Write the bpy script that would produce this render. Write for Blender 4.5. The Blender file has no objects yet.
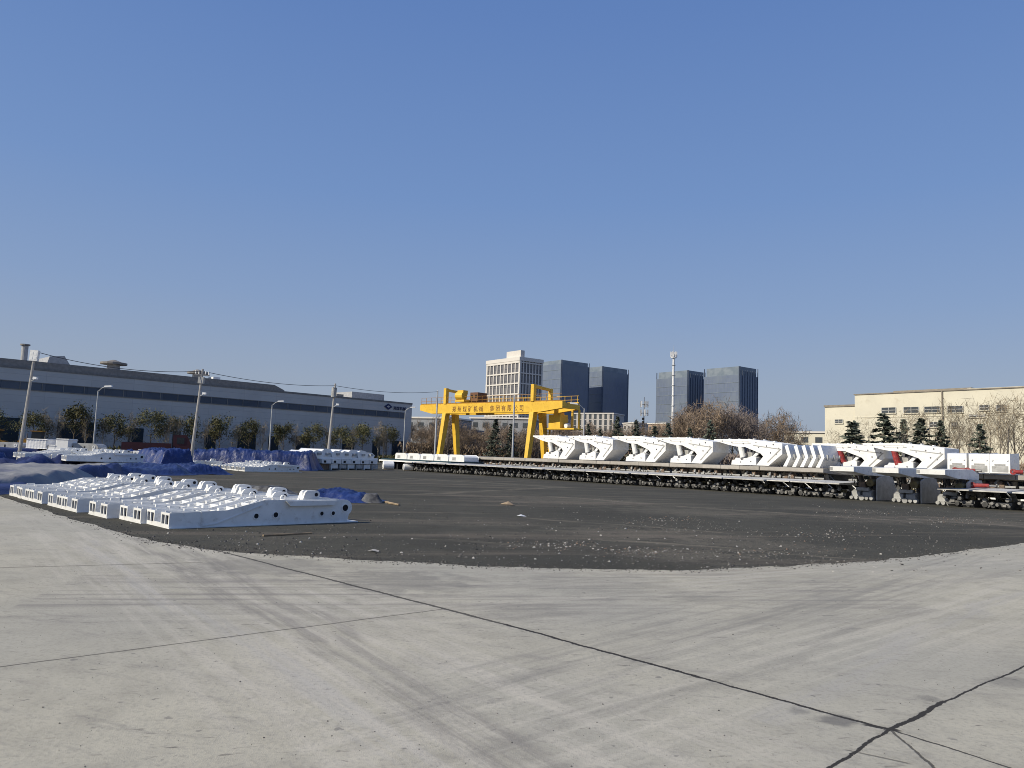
import bpy, math, random
from mathutils import Vector, Matrix, noise
PI = math.pi
R_ = math.radians
sc = bpy.context.scene
COL = sc.collection

# ------------------------------------------------------------------ camera
H, FPX = 1.6, 769.0
PITCH, ROLL = math.atan(74 / 769.0), R_(2.0)
Fw = Vector((0, math.cos(PITCH), math.sin(PITCH)))
U0 = Vector((0, -math.sin(PITCH), math.cos(PITCH)))
R0 = Vector((1, 0, 0))
Up = U0 * math.cos(ROLL) - R0 * math.sin(ROLL)
Rt = R0 * math.cos(ROLL) + U0 * math.sin(ROLL)
CAM = Vector((0, 0, H))
cd = bpy.data.cameras.new('camera')
cam = bpy.data.objects.new('camera', cd)
COL.objects.link(cam)
M = Matrix((Rt, Up, -Fw)).transposed().to_4x4()
M.translation = CAM
cam.matrix_world = M
cd.sensor_width = 36
cd.lens = FPX / 1024 * 36
cd.clip_start = 0.05
cd.clip_end = 20000
sc.camera = cam

def ray(x, y):
    return Fw * FPX + Rt * (x - 512) - Up * (y - 384)
def P(x, y, z=0.0):
    d = ray(x, y)
    return CAM + d * ((z - H) / d.z)
def PD(x, y, D):
    d = ray(x, y)
    return CAM + d * (D / d.y)
def px_of(q):
    v = Vector(q) - CAM
    return 512 + FPX * v.dot(Rt) / v.dot(Fw)
def py_of(q):
    v = Vector(q) - CAM
    return 384 - FPX * v.dot(Up) / v.dot(Fw)
def on_line(o, d, px, z=1.5, lo=-60, hi=160):
    """parameter along the ground line o + s*d at which a point of height z stands over picture column px"""
    best, bs = 1e9, 0
    n = 880
    for i in range(n + 1):
        s = lo + (hi - lo) * i / n
        q = Vector((o.x + d.x * s, o.y + d.y * s, z))
        if (q - CAM).dot(Fw) < 1:
            continue
        e = abs(px_of(q) - px)
        if e < best:
            best, bs = e, s
    return bs

GA = R_(38)
A = Vector((math.cos(GA), math.sin(GA), 0))          # away to the right
B = Vector((-math.sin(GA), math.cos(GA), 0))         # away to the left
ROTB = GA - PI / 2                                   # local x = -B, local y = A

# ------------------------------------------------------------------ world + sun
SUN_EL = R_(33)
sd = Vector((-0.90, -0.43, 0)).normalized()
sundir = Vector((sd.x * math.cos(SUN_EL), sd.y * math.cos(SUN_EL), math.sin(SUN_EL)))
w = bpy.data.worlds.new("World")
sc.world = w
w.use_nodes = True
nt = w.node_tree
sky = nt.nodes.new('ShaderNodeTexSky')
sky.sky_type = 'NISHITA'
sky.sun_disc = False
sky.sun_elevation = SUN_EL
sky.sun_rotation = math.atan2(sd.x, sd.y)
sky.altitude = 0
sky.air_density = 1.0
sky.dust_density = 2.2
sky.ozone_density = 2.2
bg = nt.nodes['Background']
bg.inputs[1].default_value = 0.1
# winter haze: the clear-sky model is blended with a hazy blue that depends only on the elevation of the direction looked at
tcw = nt.nodes.new('ShaderNodeTexCoord')
sxw = nt.nodes.new('ShaderNodeSeparateXYZ')
nt.links.new(tcw.outputs['Generated'], sxw.inputs[0])
rp = nt.nodes.new('ShaderNodeValToRGB')
el = rp.color_ramp.elements
el[0].position, el[0].color = 0.0, (0.352, 0.410, 0.505, 1)
el[1].position, el[1].color = 1.0, (0.062, 0.15, 0.42, 1)
for p_, c_ in ((0.09, (0.325, 0.398, 0.530, 1)), (0.19, (0.245, 0.352, 0.570, 1)), (0.32, (0.176, 0.298, 0.575, 1)), (0.52, (0.122, 0.232, 0.525, 1))):
    e_ = el.new(p_); e_.color = c_
nt.links.new(sxw.outputs[2], rp.inputs[0])
sc_ = nt.nodes.new('ShaderNodeVectorMath')
sc_.operation = 'SCALE'
sc_.inputs['Scale'].default_value = 10.0
nt.links.new(rp.outputs[0], sc_.inputs[0])
mxw = nt.nodes.new('ShaderNodeMix')
mxw.data_type = 'RGBA'
mxw.inputs[0].default_value = 0.86
nt.links.new(sky.outputs[0], mxw.inputs[6])
nt.links.new(sc_.outputs[0], mxw.inputs[7])
nt.links.new(mxw.outputs[2], bg.inputs[0])
sl = bpy.data.lights.new('sun', 'SUN')
sl.energy = 4.7
sl.angle = R_(0.5)
sl.color = (1.0, 0.915, 0.745)
so = bpy.data.objects.new('sun', sl)
COL.objects.link(so)
so.rotation_euler = sundir.to_track_quat('Z', 'Y').to_euler()
so.location = (0, 0, 60)
sc.view_settings.view_transform = 'Standard'
sc.view_settings.look = 'None'
sc.view_settings.exposure = 0
sc.cycles.filter_width = 0.95

# ------------------------------------------------------------------ materials
class S:
    """tiny expression wrapper over math nodes"""
    def __init__(s, t, sock):
        s.t, s.k = t, sock
    def _op(s, op, *a):
        n = s.t.nodes.new('ShaderNodeMath')
        n.operation = op
        for i, q in enumerate((s,) + a):
            if isinstance(q, S):
                s.t.links.new(q.k, n.inputs[i])
            else:
                n.inputs[i].default_value = q
        return S(s.t, n.outputs[0])
    def __add__(s, o): return s._op('ADD', o)
    def __sub__(s, o): return s._op('SUBTRACT', o)
    def __mul__(s, o): return s._op('MULTIPLY', o)
    __radd__ = __add__
    __rmul__ = __mul__
    def abs(s): return s._op('ABSOLUTE')
    def max(s, o): return s._op('MAXIMUM', o)
    def min(s, o): return s._op('MINIMUM', o)
    def step(s, a, b):
        n = s.t.nodes.new('ShaderNodeMapRange')
        n.interpolation_type = 'SMOOTHSTEP'
        s.t.links.new(s.k, n.inputs['Value'])
        n.inputs['From Min'].default_value = a
        n.inputs['From Max'].default_value = b
        return S(s.t, n.outputs[0])

def newmat(name):
    m = bpy.data.materials.new(name)
    m.use_nodes = True
    t = m.node_tree
    return m, t, t.nodes['Principled BSDF']

def noise_s(t, vec, scale, detail=5, rough=0.55, dist=0.0):
    n = t.nodes.new('ShaderNodeTexNoise')
    n.inputs['Scale'].default_value = scale
    n.inputs['Detail'].default_value = detail
    n.inputs['Roughness'].default_value = rough
    n.inputs['Distortion'].default_value = dist
    t.links.new(vec, n.inputs['Vector'])
    return S(t, n.outputs[0])

def mix(t, fac, a, b):
    n = t.nodes.new('ShaderNodeMix')
    n.data_type = 'RGBA'
    if isinstance(fac, S): t.links.new(fac.k, n.inputs[0])
    else: n.inputs[0].default_value = fac
    for i, q in ((6, a), (7, b)):
        if isinstance(q, (tuple, list)):
            n.inputs[i].default_value = (*q[:3], 1)
        else:
            t.links.new(q, n.inputs[i])
    return n.outputs[2]

def mat(name, col, rough=0.6, metal=0.0, col2=None, scale=2.0, lo=0.35, hi=0.65, grime_or_highlight=None, patch_scale=9.0, bump=0.0, bump_scale=20, spec=0.4, rnd=0.0):
    m, t, b = newmat(name)
    tc = t.nodes.new('ShaderNodeTexCoord').outputs['Object']
    if col2 is None:
        col2 = tuple(c * 0.78 for c in col)
    n1 = noise_s(t, tc, scale, 6, 0.6)
    c = mix(t, n1.step(lo, hi), col, col2)
    if grime_or_highlight:
        n2 = noise_s(t, tc, patch_scale, 6, 0.7)
        c = mix(t, n2.step(0.52, 0.75) * 0.8, c, grime_or_highlight)
    if rnd:
        oi = t.nodes.new('ShaderNodeObjectInfo')
        h = t.nodes.new('ShaderNodeHueSaturation')
        v = S(t, oi.outputs['Random']) * rnd + (1 - rnd / 2)
        t.links.new(v.k, h.inputs['Value'])
        t.links.new(c, h.inputs['Color'])
        c = h.outputs[0]
    t.links.new(c, b.inputs['Base Color'])
    b.inputs['Roughness'].default_value = rough
    b.inputs['Metallic'].default_value = metal
    b.inputs['Specular IOR Level'].default_value = spec
    if bump:
        bn = t.nodes.new('ShaderNodeBump')
        bn.inputs['Strength'].default_value = bump
        bn.inputs['Distance'].default_value = 0.05
        t.links.new(noise_s(t, tc, bump_scale, 5).k, bn.inputs['Height'])
        t.links.new(bn.outputs[0], b.inputs['Normal'])
    return m

MT = {}
MT['white'] = mat('white_primer_paint', (0.80, 0.80, 0.78), 0.45, col2=(0.70, 0.70, 0.68), grime_or_highlight=(0.50, 0.47, 0.42), patch_scale=5, rnd=0.1)
MT['dullwhite'] = mat('dull_white_plate', (0.55, 0.54, 0.51), 0.6, col2=(0.40, 0.39, 0.365), scale=2.5, grime_or_highlight=(0.20, 0.17, 0.14), patch_scale=4, rnd=0.35)
MT['midgrey'] = mat('mid_grey_casting', (0.23, 0.225, 0.215), 0.6, col2=(0.10, 0.10, 0.10), scale=5, grime_or_highlight=(0.06, 0.05, 0.045), patch_scale=7, rnd=0.4)
MT['cleanwhite'] = mat('clean_white_paint', (0.82, 0.82, 0.81), 0.4, col2=(0.76, 0.76, 0.75), scale=1.2, grime_or_highlight=(0.60, 0.58, 0.54), patch_scale=3.5, rnd=0.06)
MT['greywhite'] = mat('dusty_grey_paint', (0.42, 0.42, 0.41), 0.6, col2=(0.30, 0.30, 0.29), grime_or_highlight=(0.18, 0.16, 0.14), rnd=0.2)
MT['slab'] = mat('weathered_steel_plate', (0.36, 0.335, 0.30), 0.6, col2=(0.27, 0.25, 0.22), scale=1.0, grime_or_highlight=(0.18, 0.14, 0.11), patch_scale=3, rnd=0.25)
MT['dimgrey'] = mat('shaded_grey_casting', (0.10, 0.10, 0.10), 0.7, col2=(0.045, 0.045, 0.045), scale=3, grime_or_highlight=(0.04, 0.035, 0.03), patch_scale=5, rnd=0.5)  # base tone darkened to stand in for shade under the low canopies
MT['steel'] = mat('dull_steel', (0.20, 0.20, 0.21), 0.45, metal=0.6, rnd=0.2)
MT['dark'] = mat('dark_void_paint', (0.012, 0.012, 0.014), 0.8)  # black stands in for the shade inside holes and slots; also plain black parts
MT['rubber'] = mat('black_rubber', (0.02, 0.02, 0.022), 0.6)
MT['rust'] = mat('brown_valve_paint', (0.22, 0.155, 0.11), 0.6, col2=(0.11, 0.085, 0.07), scale=6)
MT['olive'] = mat('olive_dust_cap', (0.20, 0.17, 0.08), 0.6, col2=(0.12, 0.09, 0.05), scale=5)
MT['red'] = mat('red_cylinder_paint', (0.33, 0.035, 0.035), 0.45, col2=(0.16, 0.02, 0.02), scale=5, grime_or_highlight=(0.35, 0.2, 0.18), patch_scale=6)
MT['yellow'] = mat('crane_yellow_paint', (0.80, 0.50, 0.05), 0.5, col2=(0.70, 0.43, 0.04), scale=0.6, grime_or_highlight=(0.35, 0.17, 0.03), patch_scale=2)
MT['yellow2'] = mat('dark_yellow_paint', (0.40, 0.20, 0.02), 0.5, col2=(0.27, 0.13, 0.02))
MT['brownbox'] = mat('brown_cabinet_paint', (0.16, 0.075, 0.04), 0.6)
MT['cryred'] = mat('crane_lettering_paint', (0.20, 0.085, 0.03), 0.6)
MT['blue'] = mat('blue_tarpaulin', (0.009, 0.020, 0.085), 0.45, col2=(0.018, 0.038, 0.15), scale=1.2, grime_or_highlight=(0.08, 0.095, 0.17), patch_scale=4.5, bump=1.0, bump_scale=5, rnd=0.3)  # paler patches paint highlights on the folds into the colour
MT['bluedark'] = mat('dark_blue_sheet', (0.010, 0.018, 0.07), 0.6, col2=(0.016, 0.03, 0.12), scale=0.8, bump=0.5, bump_scale=6)
MT['greytarp'] = mat('grey_tarpaulin', (0.27, 0.265, 0.255), 0.7, col2=(0.20, 0.20, 0.21), scale=0.3, grime_or_highlight=(0.10, 0.10, 0.19), patch_scale=0.3, bump=0.5, bump_scale=2.5)
MT['tornedge'] = mat('grey_black_sheet', (0.16, 0.16, 0.16), 0.7, col2=(0.03, 0.03, 0.035), scale=2.5, bump=0.6, bump_scale=8)
MT['sheetwhite'] = mat('white_plastic_sheet', (0.80, 0.80, 0.79), 0.5, col2=(0.66, 0.66, 0.66), scale=1.5, bump=0.5, bump_scale=5)
MT['concrete'] = mat('pole_concrete', (0.40, 0.38, 0.35), 0.85, col2=(0.33, 0.31, 0.29))
MT['galv'] = mat('galvanised_steel', (0.48, 0.49, 0.50), 0.5, metal=0.2)
MT['mastwhite'] = mat('mast_white_paint', (0.78, 0.78, 0.78), 0.5)
MT['wire'] = mat('black_cable_sheath', (0.05, 0.05, 0.06), 0.6)
MT['maroon'] = mat('maroon_paint', (0.075, 0.022, 0.026), 0.7)
MT['wood'] = mat('weathered_wood', (0.36, 0.27, 0.17), 0.8, col2=(0.24, 0.18, 0.12), scale=6)
MT['teal'] = mat('dark_teal_sheet', (0.015, 0.05, 0.065), 0.6)
MT['signblue'] = mat('sign_blue_paint', (0.012, 0.025, 0.10), 0.5)
MT['tyre'] = MT['rubber']
MT['glass'] = mat('dark_cab_glass', (0.02, 0.025, 0.03), 0.1)

# foliage --------------------------------------------------------
def leafmat(name, c1, c2, scale=0.8):
    m, t, b = newmat(name)
    tc = t.nodes.new('ShaderNodeTexCoord').outputs['Object']
    n1 = noise_s(t, tc, scale, 4, 0.6)
    n2 = noise_s(t, tc, 7.0, 2)
    c = mix(t, n1.step(0.38, 0.62), c1, c2)
    c = mix(t, n2.step(0.55, 0.8) * 0.5, c, tuple(min(1, x * 1.9) for x in c2))
    oi = t.nodes.new('ShaderNodeObjectInfo')
    h = t.nodes.new('ShaderNodeHueSaturation')
    t.links.new((S(t, oi.outputs['Random']) * 0.5 + 0.75).k, h.inputs['Value'])
    t.links.new(c, h.inputs['Color'])
    t.links.new(h.outputs[0], b.inputs['Base Color'])
    b.inputs['Roughness'].default_value = 0.8
    b.inputs['Specular IOR Level'].default_value = 0.15
    return m
MT['cedar'] = leafmat('cedar_needles', (0.060, 0.073, 0.060), (0.125, 0.140, 0.108))
MT['olivleaf'] = leafmat('olive_leaves', (0.060, 0.068, 0.034), (0.15, 0.135, 0.065))
MT['brownleaf'] = leafmat('bare_twigs', (0.19, 0.15, 0.115), (0.27, 0.20, 0.14))  # browns lifted and greyed as painted distance haze
MT['redtwig'] = leafmat('hazed_reddish_twigs', (0.19, 0.16, 0.145), (0.25, 0.205, 0.18))  # red greyed down, distance haze mixed into the twig colour
MT['tantwig'] = leafmat('tan_twigs', (0.19, 0.155, 0.11), (0.27, 0.22, 0.15))
MT['bark'] = mat('grey_bark', (0.16, 0.13, 0.10), 0.9, col2=(0.10, 0.08, 0.065), scale=5)
MT['palebark'] = mat('pale_bark', (0.36, 0.32, 0.25), 0.9, col2=(0.24, 0.20, 0.16), scale=5)

# ------------------------------------------------------------------ mesh helpers
class MB:
    def __init__(s):
        s.v, s.f, s.mi, s.m = [], [], [], 0
    def add(s, vs, fs):
        o = len(s.v)
        s.v += [tuple(q) for q in vs]
        for f in fs:
            s.f.append([i + o for i in f])
            s.mi.append(s.m)
        return s
    def box(s, x0, x1, y0, y1, z0, z1):
        vs = [(x, y, z) for z in (z0, z1) for y in (y0, y1) for x in (x0, x1)]
        return s.add(vs, [(0, 2, 3, 1), (4, 5, 7, 6), (0, 1, 5, 4), (2, 6, 7, 3), (0, 4, 6, 2), (1, 3, 7, 5)])
    def prism(s, poly, a0, a1, axis='x'):
        n = len(poly)
        def pt(p, a):
            return {'x': (a, p[0], p[1]), 'y': (p[0], a, p[1]), 'z': (p[0], p[1], a)}[axis]
        vs = [pt(p, a0) for p in poly] + [pt(p, a1) for p in poly]
        fs = [tuple(range(n)), tuple(range(2 * n - 1, n - 1, -1))]
        fs += [(i, (i + 1) % n, n + (i + 1) % n, n + i) for i in range(n)]
        return s.add(vs, fs)
    def cyl(s, p0, p1, r0, r1=None, n=8, caps=True):
        p0, p1 = Vector(p0), Vector(p1)
        if r1 is None: r1 = r0
        d = (p1 - p0).normalized()
        u = d.orthogonal().normalized()
        v = d.cross(u)
        vs = []
        for p, r in ((p0, r0), (p1, r1)):
            for i in range(n):
                a = 2 * PI * i / n
                vs.append(p + (u * math.cos(a) + v * math.sin(a)) * r)
        fs = [(i, (i + 1) % n, n + (i + 1) % n, n + i) for i in range(n)]
        if caps:
            fs += [tuple(range(n - 1, -1, -1)), tuple(range(n, 2 * n))]
        return s.add(vs, fs)
    def tube(s, pts, r, n=5):
        for a, b in zip(pts[:-1], pts[1:]):
            s.cyl(a, b, r, r, n, False)
        return s
    def ring(s, c, axis, ro, ri, th, n=14):
        c, d = Vector(c), Vector(axis).normalized()
        u = d.orthogonal().normalized()
        v = d.cross(u)
        vs = []
        for k in (0, 1):
            for r in (ro, ri):
                for i in range(n):
                    a = 2 * PI * i / n
                    vs.append(c + d * th * (k - 0.5) + (u * math.cos(a) + v * math.sin(a)) * r)
        fs = []
        for i in range(n):
            j = (i + 1) % n
            fs += [(i, j, n + j, n + i), (2 * n + i, 3 * n + i, 3 * n + j, 2 * n + j), (i, 2 * n + i, 2 * n + j, j), (n + i, n + j, 3 * n + j, 3 * n + i)]
        return s.add(vs, fs)
    def build(s, name, mats, parent=None, smooth=False, bevel=0):
        me = bpy.data.meshes.new(name)
        me.from_pydata(s.v, [], s.f)
        if not isinstance(mats, (list, tuple)): mats = [mats]
        for m in mats: me.materials.append(m)
        if len(mats) > 1:
            me.polygons.foreach_set('material_index', s.mi)
        if smooth:
            me.polygons.foreach_set('use_smooth', [True] * len(me.polygons))
        me.update()
        o = bpy.data.objects.new(name, me)
        COL.objects.link(o)
        if parent: o.parent = parent
        if bevel:
            bv = o.modifiers.new('bevel', 'BEVEL')
            bv.width = bevel
            bv.segments = 1
            bv.limit_method = 'ANGLE'
        return o

def tag(o, label=None, cat=None, group=None, kind=None):
    if label: o['label'] = label
    if cat: o['category'] = cat
    if group: o['group'] = group
    if kind: o['kind'] = kind
    return o
def thing(name, label, cat, loc=(0, 0, 0), rz=0, group=None):
    o = bpy.data.objects.new(name, None)
    COL.objects.link(o)
    o.location = loc
    o.rotation_euler = (0, 0, rz)
    o.empty_display_size = 0.3
    return tag(o, label, cat, group)
def copy_tree(o, parent=None):
    c = o.copy()
    COL.objects.link(c)
    if parent: c.parent = parent
    for ch in list(o.children):
        copy_tree(ch, c)
    return c
ORD = ['first', 'second', 'third', 'fourth', 'fifth', 'sixth', 'seventh', 'eighth', 'ninth', 'tenth', 'eleventh', 'twelfth', 'thirteenth', 'fourteenth', 'fifteenth', 'sixteenth', 'seventeenth', 'eighteenth']

# ------------------------------------------------------------------ ground
def line_mask(t, px, py, warp, a, b, w, soft, ext=0.0):
    """1 on the strip a-b of half width w on the ground"""
    a, b = Vector(a[:2]), Vector(b[:2])
    d = (b - a)
    L = d.length
    d.normalize()
    n = Vector((-d.y, d.x))
    dist = (px * n.x + py * n.y - a.dot(n) + warp).abs()
    al = px * d.x + py * d.y - a.dot(d)
    m = dist.step(w + soft, w)
    return m * al.step(-ext - 0.05, -ext) * al.step(L + ext + 0.05, L + ext), al

def ground_pos(t):
    g = t.nodes.new('ShaderNodeNewGeometry').outputs['Position']
    sx = t.nodes.new('ShaderNodeSeparateXYZ')
    t.links.new(g, sx.inputs[0])
    return g, S(t, sx.outputs[0]), S(t, sx.outputs[1])
def mapped(t, g, ang, scx, scy):
    m = t.nodes.new('ShaderNodeMapping')
    m.vector_type = 'TEXTURE'
    m.inputs['Rotation'].default_value = (0, 0, ang)
    m.inputs['Scale'].default_value = (1 / scx, 1 / scy, 1)
    t.links.new(g, m.inputs[0])
    return m.outputs[0]

def concrete_mat():
    m, t, b = newmat('worn_concrete')
    g, px, py = ground_pos(t)
    big = noise_s(t, g, 0.35, 5, 0.6)
    mid = noise_s(t, g, 2.2, 6, 0.65)
    fine = noise_s(t, g, 30, 4, 0.7)
    grain = noise_s(t, g, 140, 2, 0.6)
    c = mix(t, big.step(0.35, 0.65), (0.485, 0.450, 0.352), (0.395, 0.370, 0.298))
    c = mix(t, mid.step(0.4, 0.72) * 0.6, c, (0.31, 0.286, 0.228))
    hu = noise_s(t, g, 0.16, 3, 0.5)
    c = mix(t, hu.step(0.42, 0.62) * 0.45, c, (0.375, 0.362, 0.315))
    m2 = noise_s(t, mapped(t, g, R_(-20), 1.2, 5.0), 1.0, 7, 0.72)
    c = mix(t, m2.step(0.52, 0.70) * 0.5, c, (0.22, 0.205, 0.185))
    m3 = noise_s(t, mapped(t, g, R_(12), 3.5, 14.0), 1.0, 4, 0.6)
    m4 = noise_s(t, g, 0.9, 3, 0.6)
    c = mix(t, m3.step(0.62, 0.70) * m4.step(0.45, 0.6) * 0.8, c, (0.11, 0.10, 0.09))
    # driving streaks, two bundles of directions
    for (a, q, hw, st, col) in (((130, 540), (520, 745), 1.5, 0.75, (0.53, 0.49, 0.41)), ((60, 520), (300, 640), 1.2, 0.5, (0.50, 0.465, 0.395)),
                                ((200, 590), (760, 590), 1.8, 0.6, (0.19, 0.175, 0.16)),
                                ((560, 720), (1024, 592), 1.2, 0.6, (0.55, 0.51, 0.42)), ((500, 600), (1024, 560), 1.6, 0.5, (0.52, 0.48, 0.40)),
                                ((620, 650), (960, 560), 0.9, 0.45, (0.2, 0.19, 0.17))):
        pa, pb = P(*a), P(*q)
        ang = math.atan2(pb.y - pa.y, pb.x - pa.x)
        st_n = noise_s(t, mapped(t, g, ang, 0.28, 5.5), 1.0, 6, 0.65)
        wv = noise_s(t, g, 0.25, 2) * 1.6 - 0.8
        mk, _ = line_mask(t, px, py, wv, pa, pb, hw * 0.35, hw, 1.5)
        c = mix(t, mk * st_n.step(0.44, 0.66) * st, c, col)
    # narrow tyre tracks
    for (a, q, col, st) in (((150, 545), (505, 768), (0.18, 0.165, 0.15), 0.5), ((190, 548), (560, 768), (0.18, 0.165, 0.15), 0.45), ((100, 548), (420, 768), (0.4, 0.385, 0.36), 0.4),
                            ((820, 600), (500, 690), (0.17, 0.16, 0.145), 0.3), ((900, 620), (600, 720), (0.17, 0.16, 0.145), 0.3), ((980, 575), (700, 625), (0.17, 0.16, 0.145), 0.3), ((1000, 600), (820, 690), (0.4, 0.38, 0.35), 0.4)):
        pa, pb = P(*a), P(*q)
        ang = math.atan2(pb.y - pa.y, pb.x - pa.x)
        st_n = noise_s(t, mapped(t, g, ang, 0.7, 9), 1.0, 5, 0.7)
        wv = noise_s(t, g, 0.3, 2) * 1.2 - 0.6
        mk, _ = line_mask(t, px, py, wv, pa, pb, 0.05, 0.14, 1.0)
        c = mix(t, mk * st_n.step(0.36, 0.6) * st, c, col)
    c = mix(t, fine.step(0.45, 0.75) * 0.45, c, (0.20, 0.188, 0.168))
    c = mix(t, grain.step(0.5, 0.75) * 0.4, c, (0.46, 0.435, 0.395))
    spots = noise_s(t, g, 9, 3, 0.5)
    c = mix(t, spots.step(0.68, 0.74) * 0.6, c, (0.16, 0.15, 0.14))
    # stains
    for (q, r0, st) in (((838, 722), 0.17, 0.75), ((800, 712), 0.10, 0.5), ((600, 585), 1.4, 0.2), ((400, 582), 1.2, 0.42), ((260, 566), 1.3, 0.4), ((1010, 684), 0.25, 0.4), ((700, 600), 0.5, 0.2), ((520, 612), 0.7, 0.25), ((930, 700), 0.12, 0.45)):
        p0 = P(*q)
        dx, dy = px - p0.x, py - p0.y
        rr = (dx * dx + dy * dy)._op('SQRT') + (noise_s(t, g, 3, 5) - 0.5) * r0 * 2.2
        c = mix(t, rr.step(r0, r0 * 0.35) * st, c, (0.145, 0.138, 0.128))
    # joints and cracks
    jit = noise_s(t, g, 1.2, 3, 0.6) * 0.08 - 0.04
    jit2 = noise_s(t, g, 11, 6, 0.75)
    jm = None
    J = P(890, 731)
    for (a, q, wd, st) in ((P(178, 541), P(512, 627), 0.02, 0.85), (P(505, 625), P(700, 679), 0.017, 1), (P(690, 676), J, 0.014, 1), (J, P(1150, 815), 0.007, 0.9),
                           (J, P(945, 703), 0.015, 1), (P(942, 704.5), P(1100, 633), 0.0075, 1), (P(780, 800), J, 0.0085, 1), (P(868, 726), P(896, 732), 0.022, 1), (P(0, 668), P(442, 610), 0.010, 0.65), (P(-60, 570), P(200, 563), 0.02, 0.5),
                           (J, P(940, 775), 0.006, 0.8), (P(850, 752), P(905, 764), 0.008, 0.6)):
        d = (q - a).normalized()
        hw = wd
        wob = jit + (jit2 - 0.5) * (0.02 + hw * 2.2)
        mk, _ = line_mask(t, px, py, wob * (1.0 if st > 0.7 else 0.5), a, q, hw, hw * 0.35 + 0.003)
        halo, _ = line_mask(t, px, py, wob, a, q, hw * 1.5, 0.12)
        k = (mk * st).max(halo * jit2.step(0.45, 0.75) * 0.35 * st)
        jm = k if jm is None else jm.max(k)
    c = mix(t, jm, c, (0.040, 0.036, 0.031))
    t.links.new(c, b.inputs['Base Color'])
    b.inputs['Roughness'].default_value = 0.85
    b.inputs['Specular IOR Level'].default_value = 0.25
    bn = t.nodes.new('ShaderNodeBump')
    bn.inputs['Strength'].default_value = 0.35
    bn.inputs['Distance'].default_value = 0.02
    hgt = fine * 0.5 + grain * 0.25 + mid * 0.6 - jm * 0.8
    t.links.new(hgt.k, bn.inputs['Height'])
    t.links.new(bn.outputs[0], b.inputs['Normal'])
    return m

def yard_mat():
    m, t, b = newmat('dark_cinder_gravel')
    g, px, py = ground_pos(t)
    big = noise_s(t, g, 0.12, 5, 0.6)
    st = noise_s(t, mapped(t, g, R_(15), 0.06, 0.5), 1.0, 6, 0.65)
    mid = noise_s(t, g, 1.4, 6, 0.7)
    fine = noise_s(t, g, 14, 5, 0.75)
    c = mix(t, big.step(0.35, 0.65), (0.084, 0.081, 0.066), (0.062, 0.060, 0.050))
    c = mix(t, st.step(0.5, 0.68) * 0.85, c, (0.155, 0.134, 0.108))
    c = mix(t, mid.step(0.45, 0.75) * 0.6, c, (0.050, 0.047, 0.039))
    c = mix(t, fine.step(0.52, 0.8) * 0.8, c, (0.145, 0.134, 0.118))
    # brownish dirt patches
    for (q, r0, s_) in (((640, 533), 2.6, 0.55), ((760, 545), 2.2, 0.55), ((980, 522), 3.0, 0.6), ((560, 500), 5.0, 0.45), ((880, 520), 3.0, 0.45), ((700, 512), 4.0, 0.45), ((690, 555), 1.6, 0.6), ((480, 522), 2.0, 0.3), ((830, 510), 3.0, 0.4), ((270, 540), 1.0, 0.3)):
        p0 = P(*q)
        dx, dy = px - p0.x, py - p0.y
        rr = (dx * dx + dy * dy * 1.6)._op('SQRT') + (mid - 0.5) * r0 * 2.5
        c = mix(t, rr.step(r0, r0 * 0.2) * (s_ * 1.25) * fine.step(0.3, 0.7), c, (0.20, 0.175, 0.14))
    for (a, q, hw, st_) in (((690, 507), (905, 521), .22, .7), ((420, 494), (565, 487), .35, .5), ((620, 541), (835, 557), .16, .6), ((540, 519), (700, 531), .2, .5), ((925, 520), (1030, 527), .35, .7), ((400, 478), (560, 487), .5, .5), ((560, 497), (640, 503), .4, .6), ((440, 540), (610, 552), .15, .45)):
        pa, pb = P(*a), P(*q)
        mk, _ = line_mask(t, px, py, noise_s(t, g, .4, 3) * 1.2 - .6, pa, pb, hw * .5, hw, .5)
        brk = noise_s(t, mapped(t, g, math.atan2(pb.y - pa.y, pb.x - pa.x), .5, 4), 1.0, 5, .7)
        c = mix(t, mk * brk.step(.4, .6) * st_, c, (0.24, 0.21, 0.165))
    vo = t.nodes.new('ShaderNodeTexVoronoi')
    vo.inputs['Scale'].default_value = 9
    t.links.new(g, vo.inputs['Vector'])
    peb = S(t, vo.outputs['Distance']).step(0.16, 0.08)
    rc = t.nodes.new('ShaderNodeSeparateColor')
    t.links.new(vo.outputs['Color'], rc.inputs[0])
    sel = S(t, rc.outputs[0]).step(0.80, 0.84) * mid.step(0.35, 0.6)
    c = mix(t, peb * sel * 0.85, c, (0.19, 0.18, 0.165))
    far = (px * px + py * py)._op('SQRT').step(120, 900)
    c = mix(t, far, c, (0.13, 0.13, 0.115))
    t.links.new(c, b.inputs['Base Color'])
    b.inputs['Roughness'].default_value = 0.95
    b.inputs['Specular IOR Level'].default_value = 0.15
    bn = t.nodes.new('ShaderNodeBump')
    bn.inputs['Strength'].default_value = 0.9
    bn.inputs['Distance'].default_value = 0.06
    t.links.new((fine * 0.6 + mid * 1.0 + peb * sel * 0.4).k, bn.inputs['Height'])
    t.links.new(bn.outputs[0], b.inputs['Normal'])
    return m

g = MB()
N = 48
g.add([(0, 0, 0)] + [(6000 * math.cos(2 * PI * i / N), 6000 * math.sin(2 * PI * i / N), 0) for i in range(N)], [(0, 1 + i, 1 + (i + 1) % N) for i in range(N)])
tag(g.build('ground', yard_mat()), kind='structure')

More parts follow.
